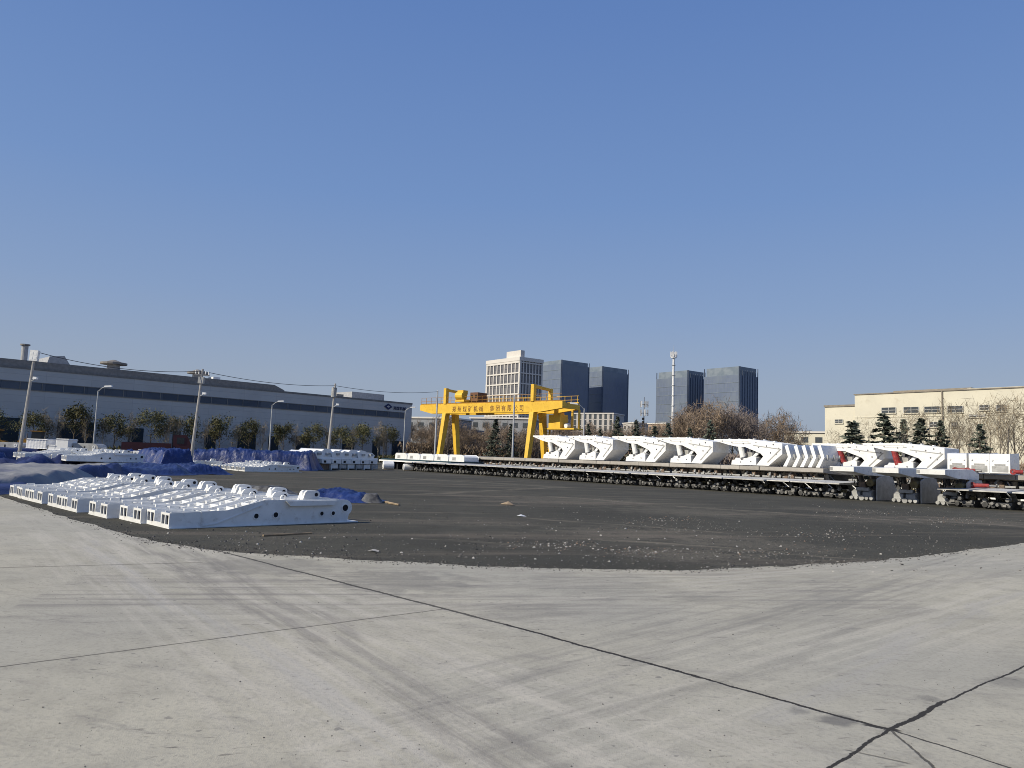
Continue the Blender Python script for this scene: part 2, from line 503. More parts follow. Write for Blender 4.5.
EDGE = [P(*q) for q in ((-60, 478), (0, 497), (30, 506), (60, 515.5), (95, 526), (130, 536), (165, 544), (200, 549.5), (245, 553), (290, 556.5), (345, 559.5), (400, 562), (450, 565), (500, 567), (550, 569), (600, 570), (650, 570), (700, 569.5), (750, 568), (800, 565.5), (840, 563.5), (880, 561), (915, 557), (950, 553), (985, 548.5), (1024, 543.5), (1080, 535))]
random.seed(4)
pts = []
for i in range(len(EDGE) - 1):
    a, b_ = EDGE[i], EDGE[i + 1]
    k = 14
    for j in range(k):
        q = a.lerp(b_, j / k)
        nn = noise.noise(Vector((q.x * 1.3, q.y * 1.3, 0))) * 0.16 + noise.noise(Vector((q.x * 6, q.y * 6, 3))) * 0.07
        pts.append((q.x, q.y + nn))
far_r = EDGE[-1]
poly = [(p_[0], p_[1]) for p_ in pts] + [(60, 45), (120, -20), (60, -120), (-80, -120), (-140, 10), (-70, 45)]
cm = MB()
cm.prism(poly, -0.05, 0.008, 'z')
tag(cm.build('concrete_apron', concrete_mat()), kind='structure')

def pebbles(name, n, pick, mats, smin, smax, seed):
    rnd = random.Random(seed)
    mb = MB()
    for _ in range(n):
        x, y, z = pick(rnd)
        s = rnd.uniform(smin, smax) * (0.6 + rnd.random() ** 3)
        mb.m = rnd.randrange(len(mats))
        rz = rnd.random() * 6.28
        vs = []
        for k in range(5):
            a = rz + k * 1.257 + rnd.uniform(-.3, .3)
            r = s * rnd.uniform(.6, 1)
            vs.append((x + r * math.cos(a), y + r * math.sin(a), z - s * .1))
        for k in range(3):
            a = rz + k * 2.1 + rnd.uniform(-.3, .3)
            r = s * rnd.uniform(.35, .6)
            vs.append((x + r * math.cos(a), y + r * math.sin(a), z + s * rnd.uniform(.3, .7)))
        mb.add(vs, [(0, 1, 5), (1, 2, 6), (1, 6, 5), (2, 3, 6), (3, 7, 6), (3, 4, 7), (4, 0, 7), (0, 5, 7), (5, 6, 7)])
    return tag(mb.build(name, mats), kind='stuff')
MT['stone_d'] = mat('dark_stone', (0.06, 0.057, 0.053), 0.9)
MT['stone_m'] = mat('grey_stone', (0.15, 0.14, 0.13), 0.9)
MT['brick'] = mat('brick_crumb', (0.20, 0.14, 0.105), 0.9)
MT['stone_l'] = mat('pale_stone', (0.42, 0.40, 0.37), 0.9)
def pick_edge(r):
    p_ = pts[r.randrange(int(len(pts) * 0.03), len(pts))]
    d = r.gauss(0, 0.25)
    return p_[0] + r.uniform(-.2, .2), p_[1] + (d if d > 0 else d * .55), 0.008 if d < 0 else 0.003
pebbles('edge_gravel', 3600, pick_edge, [MT['stone_d'], MT['stone_d'], MT['stone_d'], MT['stone_m']], 0.005, 0.02, 1)
def pick_yard(r):
    while True:
        x_, y_ = r.uniform(120, 1100), 498 + 75 * r.random() ** 0.8
        q = P(x_, y_)
        if q.y > 12.2 and noise.noise(Vector((q.x * .35, q.y * .35, 7))) + r.random() * .7 > 0.25:
            return q.x, q.y, 0.0
pebbles('yard_gravel', 3600, pick_yard, [MT['stone_d'], MT['stone_d'], MT['stone_d'], MT['stone_m'], MT['stone_m'], MT['stone_m'], MT['stone_l']], 0.008, 0.028, 2)
def pick_band(r):
    cx_, cy_, w_, h_ = r.choice(((690, 528, 80, 4), (760, 552, 90, 5), (640, 552, 50, 4), (820, 535, 60, 5), (560, 545, 60, 5), (660, 520, 60, 3), (960, 520, 60, 4), (880, 512, 70, 3)))
    q = P(cx_ + r.gauss(0, w_ * .5), cy_ + r.gauss(0, h_ * .6))
    return q.x, q.y, 0.0
pebbles('rubble', 1500, pick_band, [MT['stone_m'], MT['stone_m'], MT['stone_l'], MT['brick']], 0.008, 0.03, 9)
def pick_conc(r):
    q = P(r.uniform(-20, 1050), 566 + 205 * r.random() ** 1.3)
    return q.x, q.y, 0.009
pebbles('grit', 700, pick_conc, [MT['stone_d'], MT['stone_m'], MT['stone_m']], 0.002, 0.006, 3)

# loose litter on the yard
def stick(name, label, a, b, r, m, cat='stick'):
    pa, pb = P(*a), P(*b)
    c = (pa + pb) / 2
    root = MB()
    L = (pb - pa).length
    d = (pb - pa).normalized()
    pl = [Vector((-L / 2 + L * i / 5, math.sin(i * 1.9) * .012, r + .003 * (i % 2))) for i in range(6)]
    for i in range(5):
        root.cyl(pl[i], pl[i + 1], r * (1.1 - .05 * i), r * (1.05 - .05 * i), 6)
    o = root.build(name, m)
    o.location = (c.x, c.y, 0.0)
    o.rotation_euler = (0, 0, math.atan2(d.y, d.x))
    return tag(o, label, cat)
stick('wooden_stick', 'long thin stick lying on the dark ground just in front of the nearest white base', (263, 536.5), (312, 534), 0.02, MT['wood'])
stick('wooden_lath', 'short pale wooden lath lying past the end of the crumpled blue tarpaulin', (385, 503), (399, 506), 0.035, MT['wood'], 'lath')
def scrap(label, q, size, m, seed):
    r = random.Random(seed)
    p_ = P(*q)
    mb = MB()
    n = 7
    ring_ = [(size * r.uniform(.6, 1) * math.cos(k * 6.28 / n), size * r.uniform(.4, .8) * math.sin(k * 6.28 / n), r.uniform(.004, .03)) for k in range(n)]
    mb.add(ring_ + [(0, 0, size * .35)], [(k, (k + 1) % n, n) for k in range(n)])
    o = mb.build('plastic_scrap', m)
    o.location = (p_.x, p_.y, 0.004)
    return tag(o, label, 'scrap')
scrap('pale crumpled scrap lying on the dark ground near the concrete edge', (374, 552), 0.13, MT['stone_l'], 1)
scrap('white scrap lying alone in the middle of the dark yard', (521, 516.5), 0.16, MT['sheetwhite'], 2)
scrap('orange brown leaf litter scrap on the dark yard under the crane', (508, 505), 0.35, MT['wood'], 3)

# ------------------------------------------------------------------ roof support bases (near, in a row)
def arc(cx, cz, r, a0, a1, n):
    return [(cx + r * math.cos(R_(a0 + (a1 - a0) * i / n)), cz + r * math.sin(R_(a0 + (a1 - a0) * i / n))) for i in range(n + 1)]
BW, PW, BL = 1.23, 0.44, 4.15
SIDE = [(0.0, 0.02), (0.0, 0.30), (1.15, 0.335), (1.95, 0.53), (3.5, 0.53), (3.75, 0.515)] + arc(3.93, 0.33, 0.185, 95, -55, 8) + [(4.0, 0.02)]
def make_base(label, group):
    root = thing('support_base', label, 'support base', group=group)
    for pi, x0 in enumerate((0.0, BW - PW)):
        x1 = x0 + PW
        m = MB()
        m.prism(SIDE, x0, x0 + .03)
        m.prism(SIDE, x1 - .03, x1)
        m.box(x0 - .025, x1 + .025, 0.001, 4.28, 0, 0.02)
        a, b = x0 + .03, x1 - .03
        m.prism([(.035, .255), (1.15, .285), (1.95, .475), (3.45, .475), (3.45, .455), (1.95, .455), (1.15, .265), (.035, .235)], a, b)
        # end frame with two openings
        mid = (x0 + x1) / 2
        m.box(a, x0 + .045, 0, .03, .02, .30)
        m.box(x1 - .045, b, 0, .03, .02, .30)
        m.box(mid - .02, mid + .02, 0, .03, .02, .30)
        m.box(x0 + .045, mid - .02, 0, .03, .02, .075)
        m.box(mid + .02, x1 - .045, 0, .03, .02, .075)
        m.box(x0 + .045, mid - .02, 0, .03, .255, .30)
        m.box(mid + .02, x1 - .045, 0, .03, .255, .30)
        
        for y in (.35, .62, .93):
            m.box(a, b, y, y + .025, .24, .325 - (.02 if y < .5 else 0))
        for y, z in ((1.3, .385), (1.62, .46)):
            m.box(a, b, y, y + .03, z - .1, z)
        for y in (2.1, 2.5, 2.95, 3.4):
            m.box(a + .02, b - .02, y, y + .03, .46, .522)
        # short stiffeners and stub pieces on the deck
        m.box(a + .05, a + .1, .4, .6, .25, .36)
        m.cyl((mid, .78, .25), (mid, .78, .32), .07, n=10)
        m.cyl((mid - .1, 1.5, .36), (mid - .1, 1.5, .43), .04, n=8)
        m.box(mid + .05, mid + .12, 1.4, 1.5, .33, .42)
        m.box(a + .03, a + .06, .05, 1.1, .27, .325)
        m.box(b - .06, b - .03, .05, 1.1, .27, .325)
        m.box(mid - .015, mid + .015, 1.95, 3.3, .476, .515)
        m.box(mid - .05, mid + .05, 1.05, 1.15, .27, .37)
        m.cyl((a + .1, 2.3, .46), (a + .1, 2.3, .56), .035, n=8)
        pon = m.build('pontoon', MT['white'], root)
        m = MB(); m.box(a + .002, b - .002, .10, .12, .022, .232); m.build('opening_shade_panel', MT['rubber'], pon)  # black panel set inside to paint the shade of the openings
        # outward face details
        sx, xo = (-1, x0) if pi == 0 else (1, x1)
        r_ = MB()
        xa, xb = sorted((xo, xo + sx * .07))
        r_.prism([(2.42, .505), (3.68, .51), (3.60, .40), (2.52, .40)], xa + (.0 if sx > 0 else 0), xb)
        r_.build('side_rail', MT['white'], pon)
        r_ = MB()
        r_.prism([(.66, .03), (.95, .06), (1.9, .42), (1.9, .44), (.93, .08), (.66, .05), (.66, .31), (.62, .31), (.62, .03)], *sorted((xo, xo + sx * .015)))
        r_.build('weld_rib', MT['white'], pon)
        for (y, z, r) in ((1.78, .2, .052), (2.22, .215, .056), (3.33, .215, .045), (3.62, .215, .045), (3.93, .33, .075)):
            h = MB()
            h.cyl((xo - sx * .005, y, z), (xo + sx * .006, y, z), r, n=14)
            ho = h.build('hole', MT['dark'], pon)
            hr = MB()
            hr.ring((xo + sx * .006, y, z), (1, 0, 0), r + .018, r, .02)
            hr.build('hole_rim', MT['white'], pon)
        # socket for the leg
        k = MB()
        k.ring((mid, 1.72, .44), (0, -.35, 1), .17, .12, .07, 16)
        k.build('leg_socket', MT['white'], root)
        # lug
        yl = 3.12 if pi else 2.78
        lg = MB()
        dz = 0 if pi else -.07
        prof = [(yl - .24, .475), (yl - .17, .68 + dz), (yl - .12, .72 + dz), (yl + .1, .72 + dz)] + arc(yl + .1, .63 + dz, .09, 80, -40, 5) + [(yl + .17, .475)]
        lg.prism(prof, mid - .12, mid - .04)
        lg.prism(prof, mid + .05, mid + .13)
        lg.box(mid - .04, mid + .05, yl - .2, yl - .05, .475, .68)
        lo = lg.build('lug', MT['white'], root)
        for xx in (mid - .125, mid + .125):
            hh = MB()
            hh.cyl((xx, yl + .1, .63 + dz), (xx + .012, yl + .1, .63 + dz), .042, n=10)
            hh.build('lug_hole', MT['dark'], lo)
    b = MB()
    x0, x1 = PW + .002, BW - PW - .002
    b.box(x0, x1, .02, .3, .045, .07)
    b.box(x0, x1, .0, .03, 0.0, .09)
    b.prism([(2.05, .12), (2.05, .33), (2.3, .47), (3.3, .5), (3.5, .42), (3.5, .12)], x0, x1)
    b.prism([(1.0, .245), (1.98, .43), (1.98, .40), (1.0, .215)], x0, x1)
    b.box(x0, x1, 1.0, 1.06, .05, .21)
    b.prism([(.3, .07), (1.0, .24), (1.0, .27), (.3, .10)], x0, x1)
    b.cyl((x0, 1.45, .22), (x1, 1.45, .22), .06)
    b.box(x0 + .08, x0 + .12, .4, 2.05, .05, .18)
    b.box(x1 - .12, x1 - .08, .4, 2.05, .05, .18)
    b.cyl((x0 + .19, .35, .13), (x0 + .19, 1.9, .16), .05)
    b.ring(((x0 + x1) / 2, 2.7, .53), (1, 0, 0), .07, .045, .04)
    b.build('bridge', MT['white'], root)
    return root

proto_base = None
P0 = P(168.5, 529)
xdir = -B
GB = R_(44)
Ab = Vector((math.cos(GB), math.sin(GB), 0)); Bb = Vector((-math.sin(GB), math.cos(GB), 0))
offs = [0, -.13, -.34, -.46, -.46, -.50, -.50, -.46]
starts = [0, 1.235, 2.66, 4.42, 5.67, 7.42, 8.68, 9.92]
for i, of in enumerate(offs):
    lab = ['white steel support base nearest the camera, its grey side with round holes in full view',
           'second white support base from the camera in the front left row',
           'third white support base from the camera in the front left row',
           'fourth white support base from the camera in the front left row',
           'fifth white support base from the camera in the front left row',
           'sixth white support base from the camera in the front left row',
           'seventh white support base from the camera in the front left row',
           'eighth white support base, farthest in the front left row beside the grey tarpaulin'][i]
    if proto_base is None:
        o = proto_base = make_base(lab, 'white support bases in the front row')
    else:
        o = copy_tree(proto_base)
        o['label'] = lab
    o.location = P0 + Bb * (BW + starts[i]) + Ab * of
    o.rotation_euler = (0, 0, GB - PI / 2 + R_([0, 1, .5, .5, 0, 1, 0, 1][i]))

def base_row(px, py, n, label, group, step=BW + .08, z=0, rz=0):
    q = P(px, py)
    for i in range(n):
        o = copy_tree(proto_base)
        o['label'] = label
        o['group'] = group
        o.location = q - xdir * (step * (i + 1)) + A * random.uniform(-.15, .15) + Vector((0, 0, z))
        o.rotation_euler = (0, 0, ROTB + rz)
base_row(246, 471.5, 7, 'white support base in the short row in front of the long blue tarpaulin', 'short row of white bases before the blue tarpaulin')
for zz, wd_ in ((0, 'lower'), (.56, 'upper')):
    base_row(64, 471, 6, 'white support base in the %s layer showing between blue sheets behind the grey tarpaulin' % wd_, 'white bases among the tarpaulins at left, %s layer' % wd_, z=zz)
    base_row(24, 468, 4, 'white support base in the %s layer at the far left before the dark blue stack' % wd_, 'white bases at the far left, %s layer' % wd_, z=zz)
    base_row(118, 466, 5, 'white support base in the %s layer left of the drilled blocks' % wd_, 'white bases left of the drilled blocks, %s layer' % wd_, z=zz)
base_row(172, 467, 4, 'white support base lying left of the humped blue tarpaulin', 'white bases left of the humped blue tarpaulin')

# ------------------------------------------------------------------ tarpaulins
def tarp(label, corners, Hh, m, seed, nx=40, ny=22, edge=.22, lump=.35, wr=.12, name='tarpaulin', fold=1.1):
    c00, c10, c11, c01 = corners
    ctr = (c00 + c10 + c11 + c01) / 4
    mb = MB()
    vs = []
    sv = Vector((seed * 13.7, seed * 5.1, 0))
    for j in range(ny + 1):
        for i in range(nx + 1):
            u, v = i / nx, j / ny
            q = (c00.lerp(c10, u)).lerp(c01.lerp(c11, u), v)
            eu = min(u, 1 - u) * (c10 - c00).length
            ev = min(v, 1 - v) * (c01 - c00).length
            e = min(eu, ev)
            wdt = edge * min((c10 - c00).length, (c01 - c00).length)
            s = min(1, e / max(wdt, 1e-3))
            s = s * s * (3 - 2 * s)
            n1 = noise.noise(q * .45 + sv)
            qa = Vector((q.x * math.cos(seed) + q.y * math.sin(seed), (-q.x * math.sin(seed) + q.y * math.cos(seed)) * .6, seed))
            n2 = noise.noise(qa * fold + sv)
            n3 = 1 - abs(noise.noise(qa * fold * 2.3 - sv)) * 2
            n4 = noise.noise(q * 2.6 * fold + sv)
            z = Hh * s * (1 + lump * n1) + (n2 * wr * 1.3 + n3 * wr * .6 + n4 * wr * .35) * (0.2 + s) * min(1, Hh * 1.5)
            jit = Vector((noise.noise(q * .9 + sv * 2), noise.noise(q * .9 - sv), 0)) * .35 * (1 - s) * min(1.2, Hh + .2)
            q = q + jit
            vs.append((q.x - ctr.x, q.y - ctr.y, max(.006, z)))
    fs = [(j * (nx + 1) + i, j * (nx + 1) + i + 1, (j + 1) * (nx + 1) + i + 1, (j + 1) * (nx + 1) + i) for j in range(ny) for i in range(nx)]
    mb.add(vs, fs)
    o = mb.build(name, m, smooth=True)
    o.location = (ctr.x, ctr.y, 0)
    return tag(o, label, 'tarpaulin')
def rect(a, b, W, dirn=None):
    pa, pb = P(*a), P(*b)
    d = (pb - pa).normalized()
    n = Vector((-d.y, d.x, 0))
    if dirn is not None: n = dirn
    return [pa, pb, pb + n * W, pa + n * W]
tarp('large rumpled grey tarpaulin at the left edge beside the front row of bases', [P(-150, 503), P(60, 486), P(150, 471), P(-60, 470)],   .38, MT['greytarp'], 1, 120, 90, .22, .45, .09, fold=1.0)
tarp('dark blue sheet spilling out under the grey tarpaulin at the left edge', [P(-60, 502), P(36, 491), P(48, 484), P(-40, 488)], .2, MT['bluedark'], 2, 30, 14, .3, .3, .06)
tarp('dark blue sheet between the grey tarpaulin and the far white bases', [P(52, 482), P(118, 477.5), P(138, 473), P(70, 476)], .5, MT['bluedark'], 3, 34, 14, .3, .5, .16)
tarp('blue tarpaulin crumpled behind the far end of the front bases', [P(98, 476), P(196, 475.5), P(200, 471), P(110, 470)], .38, MT['blue'], 4, 80, 30, .25, .7, .16, fold=2.2)
tarp('low blue tarpaulin heap lying left of the short white row', rect((184, 474.5), (236, 475), 4), .42, MT['blue'], 5, 60, 26, .25, .7, .16, fold=2.6)
tarp('tall humped blue tarpaulin beside the middle utility pole', rect((158, 470.5), (202, 471), 5), 1.3, MT['blue'], 6, 80, 44, .25, .25, .13, fold=2.6)
tarp('long blue tarpaulin covering a low stack across the middle left', rect((176, 466.5), (313, 471), 4.5), 1.38, MT['blue'], 7, 190, 44, .15, .14, .12, fold=2.6)
tarp('flat topped dark blue sheet over the long stack at far left', rect((-60, 463.5), (98, 463.2), 6), 1.02, MT['bluedark'], 8, 70, 16, .1, .06, .05)
tarp('sloping blue tarpaulin to the right of the dark blue stack', rect((94, 464), (152, 466), 6), 1.0, MT['blue'], 9, 60, 34, .3, .3, .12, fold=2.4)
tarp('dark blue sheet lying among white bases behind the grey tarpaulin', rect((28, 471), (98, 470), 4), .5, MT['bluedark'], 10, 50, 18, .3, .9, .25, fold=1.6)
tarp('small blue sheet caught among the white bases at far left', rect((-20, 469), (32, 469), 3), .5, MT['blue'], 11, 36, 14, .3, .9, .25, fold=1.6)
tarp('grey and black crumpled sheet behind the lugs of the front bases', rect((226, 492), (268, 495), 1.6), .26, MT['tornedge'], 12, 26, 12, .3, .6, .12)
tarp('crumpled blue tarpaulin lying flat behind the nearest base', rect((292, 500), (366, 503.5), 1.8), .24, MT['blue'], 13, 60, 20, .3, .8, .2, fold=3)
tarp('frayed grey end of sheeting at the tip of the flat blue tarpaulin', rect((360, 503), (384, 503.5), 1.0), .22, MT['tornedge'], 14, 18, 10, .3, .7, .14)

# ------------------------------------------------------------------ white loads on the dark blue stack and mid left
def wrapped(label, px, py_b, D, wpx, hpx, depth, m, ribs=True, name='wrapped_crate'):
    z = PD(px, py_b, D).z
    q = PD(px, py_b, D)
    k = D / FPX
    W, Hh = wpx * k, hpx * k
    root = thing(name, label, 'crate', (q.x, q.y, z))
    b = MB()
    n = 14 if ribs else 4
    prof = []
    for i in range(n + 1):
        x = -W / 2 + W * i / n
        prof.append((x, -.04 * (i % 2) if ribs else 0))
    pl = prof + [(W / 2, depth), (-W / 2, depth)]
    b.prism(pl, 0, Hh, 'z')
    b.build('plastic_wrap', m, root, bevel=.05)
    t_ = MB()
    t_.box(-W / 2 + .02, W / 2 - .02, .02, depth - .02, Hh + .002, Hh + .06)
    t_.build('lid', MT['sheetwhite'], root)
    p_ = MB()
    for x in (-W * .35, 0, W * .35):
        p_.box(x - .08, x + .08, .05, depth - .05, -.1, -.002)
    p_.build('pallet_runner', MT['wood'], root)
    return root
wrapped('ribbed white plastic wrapped crate standing on the dark blue stack', 36, 448.6, 58, 21, 9, 1.3, MT['sheetwhite'])
wrapped('square white crate on the dark blue stack right of the ribbed one', 61.5, 449.8, 58, 13, 10.3, 1.2, MT['cleanwhite'], False)
wrapped('low white crate squeezed between two taller crates on the blue stack', 51.5, 449.6, 58, 7, 4, 1.0, MT['cleanwhite'], False)
def long_beam(label, x0, x1, yb, D, hpx):
    a, b = PD(x0, yb, D), PD(x1, yb + .2, D)
    L = (b - a).length
    Hh = hpx * D / FPX
    root = thing('canopy_beam', label, 'steel beam', a, math.atan2(b.y - a.y, b.x - a.x))
    m = MB()
    m.prism([(0, 0), (0, Hh * .9), (L * .3, Hh), (L - .35, Hh), (L - .1, Hh * .8), (L, Hh * .5), (L - .06, 0)], 0, 1.3, 'y')
    m.build('plate', MT['greywhite'], root)
    h = MB()
    h.ring((L - .35, -.01, Hh * .5), (0, 1, 0), .13, .07, .03)
    h.build('eye', MT['white'], root)
    h = MB()
    for x in (L * .08, L * .5):
        h.box(x, x + .1, -.012, 0, .02, Hh * .6)
    h.build('slot', MT['dark'], root)
    return root
long_beam('light grey steel beam with a round eye on the dark blue stack', 69, 98, 450.2, 58.5, 7.4)
long_beam('pale grey steel beam lying at the left edge on the blue stack', -12, 20, 447.5, 58.5, 6)

# drilled box sections stacked in the blue tarps
def drilled(label, x0, x1, yb, D, hpx, holes, m):
    a, b = PD(x0, yb, D), PD(x1, yb, D)
    L = (b - a).length
    Hh = hpx * D / FPX
    root = thing('drilled_block', label, 'steel block', a, math.atan2(b.y - a.y, b.x - a.x))
    mm = MB()
    mm.box(0, L, 0, 1.2, 0, Hh)
    mm.build('block', m, root, bevel=.03)
    for k in range(holes):
        x = L * (k + .5) / holes
        h = MB()
        h.cyl((x, -.012, Hh * .55), (x, .01, Hh * .55), Hh * .16, n=10)
        h.build('hole', MT['dark'], root)
    f_ = MB()
    f_.box(.05, L * .2, .1, 1.1, -a.z, -.002)
    f_.build('timber_bearer', MT['wood'], root)
    f_ = MB()
    f_.box(L * .8, L - .05, .1, 1.1, -a.z, -.002)
    f_.build('timber_bearer', MT['wood'], root)
    return root
drilled('light grey drilled block in the upper layer above the blue tarpaulin', 117, 132, 456.0, 56, 5, 4, MT['greywhite'])
drilled('two holed white block in the upper layer above the blue tarpaulin', 132.5, 143, 456.4, 56, 5.6, 2, MT['white'])
drilled('long dusty grey drilled block right of the two holed white block', 143.5, 161, 457.0, 56, 5, 5, MT['greywhite'])
drilled('dusty grey drilled block in the lower layer of the stack', 109, 123.5, 462.5, 54, 6, 3, MT['greywhite'])
drilled('bright white block in the lower layer beside the grey one', 125, 146, 464, 54, 6.5, 3, MT['cleanwhite'])
drilled('dusty block at the right end of the lower layer', 146.5, 153.5, 464.5, 54, 6, 2, MT['greywhite'])

# ------------------------------------------------------------------ white stacks mid picture
def white_stack(label, px0, px1, pyb, W):
    a, b = P(px0, pyb), P(px1, pyb + .4)
    d = b - a
    L = d.length
    root = thing('plate_stack', label, 'stack of plates', a, math.atan2(d.y, d.x))
    k = a.y / FPX
    m = MB()
    m.box(.1, L * .96, 0, W, .95, 1.12)
    m.build('cross_plate', MT['cleanwhite'], root)
    rs_ = random.Random(4)
    for i in range(8):
        x = L * (.0 + .115 * i)
        h_ = rs_.uniform(.5, .72) * (.75 if i in (0, 7) else 1)
        m = MB()
        m.prism([(x - .1, 1.13), (x - .2, 1.13 + h_ * .6), (x + .25, 1.13 + h_), (x + L * .09, 1.13 + h_ * rs_.uniform(.8, 1)), (x + L * .125, 1.13 + h_ * .5), (x + L * .11, 1.13)], rs_.uniform(-.1, .25), W, 'y')
        o = m.build('upper_plate', MT['cleanwhite'], root, bevel=.04)
        m = MB(); m.box(x + .35, x + .75, -.115, .3, 1.3, 1.5); m.build('slot', MT['greywhite'], o)
    for i in range(6):
        x = L * (.18 + .125 * i)
        q = MB()
        q.prism([(x, .55), (x, .93), (x + .25, .945), (x + L * .115, .945), (x + L * .115, .55)], -.3, W - .3, 'y')
        o = q.build('lower_plate', MT['white'], root)
        q = MB()
        q.box(x + .2, x + .5, -.312, -.3, .62, .82)
        q.build('slot', MT['dark'], o)
    for i in range(6):
        x = L * (.3 + .11 * i)
        q = MB()
        q.box(x, x + L * .09, -.2, W - .5, .12, .5)
        q.box(x + .05, x + .15, -.22, W - .5, 0, .12)
        q.build('bottom_block', MT['greywhite'] if i % 2 else MT['white'], root)
    q = MB()
    q.box(L * .02, L * .3, 0, W - .4, 0, .5)
    q.build('rusty_bearer', MT['rust'], root)
    q = MB()
    q.box(L * .0, L * 1.02, .1, W - .6, .51, .54)
    q.build('teal_sheet', MT['teal'], root)
    return root
white_stack('tall stack of white steel plates just right of the long blue tarpaulin', 304, 380, 469.5, 3.0)

a, b = P(378, 468), P(446, 473)
def boxes_row():
    d = (b - a).normalized()
    rz = math.atan2(d.y, d.x)
    L = (b - a).length
    n = 5
    proto = None
    for i in range(n):
        s = L * i / n
        if proto is None:
            proto = thing('white_canopy_block', '', 'canopy block', group='white blocks on the low stack before the crane')
            m = MB()
            w_ = L / n * .93
            m.prism([(0, 0), (.05, .5), (.3, .62), (w_ - .4, .62), (w_, .45), (w_, 0)], 0, 1.6, 'y')
            m.build('shell', MT['cleanwhite'], proto, bevel=.04)
            m = MB()
            m.box(w_ * .2, w_ * .45, -.012, 0, .1, .4)
            m.build('recess', MT['greywhite'], proto)
            o = proto
        else:
            o = copy_tree(proto)
        o['label'] = ORD[i] + ' white block from the left on the low stack before the yellow crane'
        q = a + d * s
        nrm = Vector((-d.y, d.x, 0))
        o.location = q + nrm * 2 + Vector((0, 0, 1.08))
        o.rotation_euler = (0, 0, rz)
    t_ = thing('low_stack', 'low dark teal and white stack carrying five white blocks before the crane', 'stack of plates', a, rz)
    m = MB(); m.box(-.5, L, .5, 4, .95, 1.07); m.build('teal_sheet', MT['teal'], t_)
    m = MB(); m.box(-.3, L, .2, 4, .8, .94); m.build('white_plate', MT['cleanwhite'], t_)
    for i in range(9):
        m = MB(); m.box(L * i / 9, L * i / 9 + .35, .6, 3.6, 0, .79); m.build('bearer', MT['dark'], t_)
boxes_row()
def drum(label, px, py, r):
    q = P(px, py)
    t_ = thing('end_cap_drum', label, 'drum', q, R_(20))
    m = MB(); m.cyl((-.55, 0, r), (.55, 0, r), r, n=16); m.build('shell', MT['cleanwhite'], t_, bevel=.05)
    m = MB(); m.ring((-.56, 0, r), (1, 0, 0), r * .7, r * .5, .04); m.build('flange', MT['greywhite'], t_)
    m = MB(); m.box(-.4, .4, -r * .8, r * .8, .0, .06); m.build('cradle', MT['wood'], t_)
drum('larger white drum on the ground at the end of the plate stack', 388, 469.6, .42)
drum('smaller white drum at the left end of the long dark row', 408.5, 470.6, .33)

# ------------------------------------------------------------------ rows of collapsed roof supports on the right
F0, F1 = P(1000, 509.5), P(408, 470.5)
rowB = (F1 - F0).normalized()
rowA = Vector((rowB.y, -rowB.x, 0))
ROWROT = math.atan2(-rowB.y, -rowB.x)                # local x towards the camera end, local y away
def row_pt(s, off=0, z=0):
    q = F0 + rowB * s + rowA * off
    return Vector((q.x, q.y, z))
def row_at(px, off=0, z=1.0):
    return on_line(F0 + rowA * off, rowB, px, z, -25, 70)

def clutter(root, rnd, zt, y0, wd, brown=True):
    vb = MB()
    for k in range(5):
        x = rnd.uniform(.1, wd - .35); y = y0 + rnd.uniform(0, .6); z = rnd.uniform(.3, zt - .5)
        vb.box(x, x + rnd.uniform(.12, .3), y, y + .2, z, z + rnd.uniform(.1, .25))
    vb.build('valve_block', MT['rust'] if brown else MT['olive'], root)
    hs_ = MB()
    for k in range(7):
        x0, x1 = rnd.uniform(.1, wd - .1), rnd.uniform(.1, wd - .1)
        za, zb = rnd.uniform(.3, zt - .2), rnd.uniform(.3, zt - .2)
        y = y0 - .1 + rnd.uniform(0, .5)
        pl = [Vector((x0 + (x1 - x0) * t / 6, y + .12 * math.sin(t), za + (zb - za) * t / 6 - .22 * math.sin(PI * t / 6))) for t in range(7)]
        hs_.tube(pl, .022, 5)
    hs_.build('hose_bundle', MT['rubber'], root)

def make_low(seed, label, group):
    rnd = random.Random(seed)
    root = thing('low_roof_support', label, 'roof support', group=group)
    wd = 1.42
    m = MB()
    m.prism([(-.75, .80), (-.75, .86), (1.2, .93), (3.3, .93), (3.3, .76), (1.2, .74)], 0, wd)
    m.build('canopy', MT['dullwhite'], root)
    m = MB()
    for x in (.12, .80):
        m.prism([(.15, .0), (.0, .12), (.05, .28), (.4, .36), (3.3, .36), (3.6, .0)], x, x + .5)
    m.build('base', MT['dimgrey'], root)
    m = MB()
    for x in (.3, .62, 1.05):
        m.cyl((x, rnd.uniform(-.2, .1), rnd.uniform(.1, .22)), (x, .3, .15), rnd.uniform(.07, .15), n=10)
    m.build('base_roller', MT['dimgrey'], root)
    for x in (.37, 1.05):
        m = MB()
        m.cyl((x, 1.5, .3), (x, 1.1, .78), .12, n=10)
        m.build('leg', MT['greywhite'], root)
    m = MB()
    m.prism([(3.2, .92), (4.2, .5), (4.2, .42), (3.2, .84)], .05, wd - .05)
    m.build('rear_shield', MT['dimgrey'], root)
    m = MB()
    m.box(.06, wd - .06, .02, .08, .2, .32)
    for k in range(7):
        x = .08 + k * .19 + rnd.uniform(-.04, .04)
        z = rnd.uniform(.12, .5)
        if rnd.random() < .6: m.cyl((x, rnd.uniform(-.3, -.1), z), (x, .1, z), rnd.uniform(.05, .1), n=9)
        else: m.box(x, x + rnd.uniform(.08, .2), rnd.uniform(-.25, 0), .1, z, z + rnd.uniform(.08, .2))
    m.build('bracket_cluster', MT['midgrey'], root)
    m = MB(); m.cyl((.71, .3, .25), (.71, 1.4, .25), .09); m.build('push_ram', MT['steel'], root)
    clutter(root, rnd, .82, .15, wd, rnd.random() < .5)
    return root

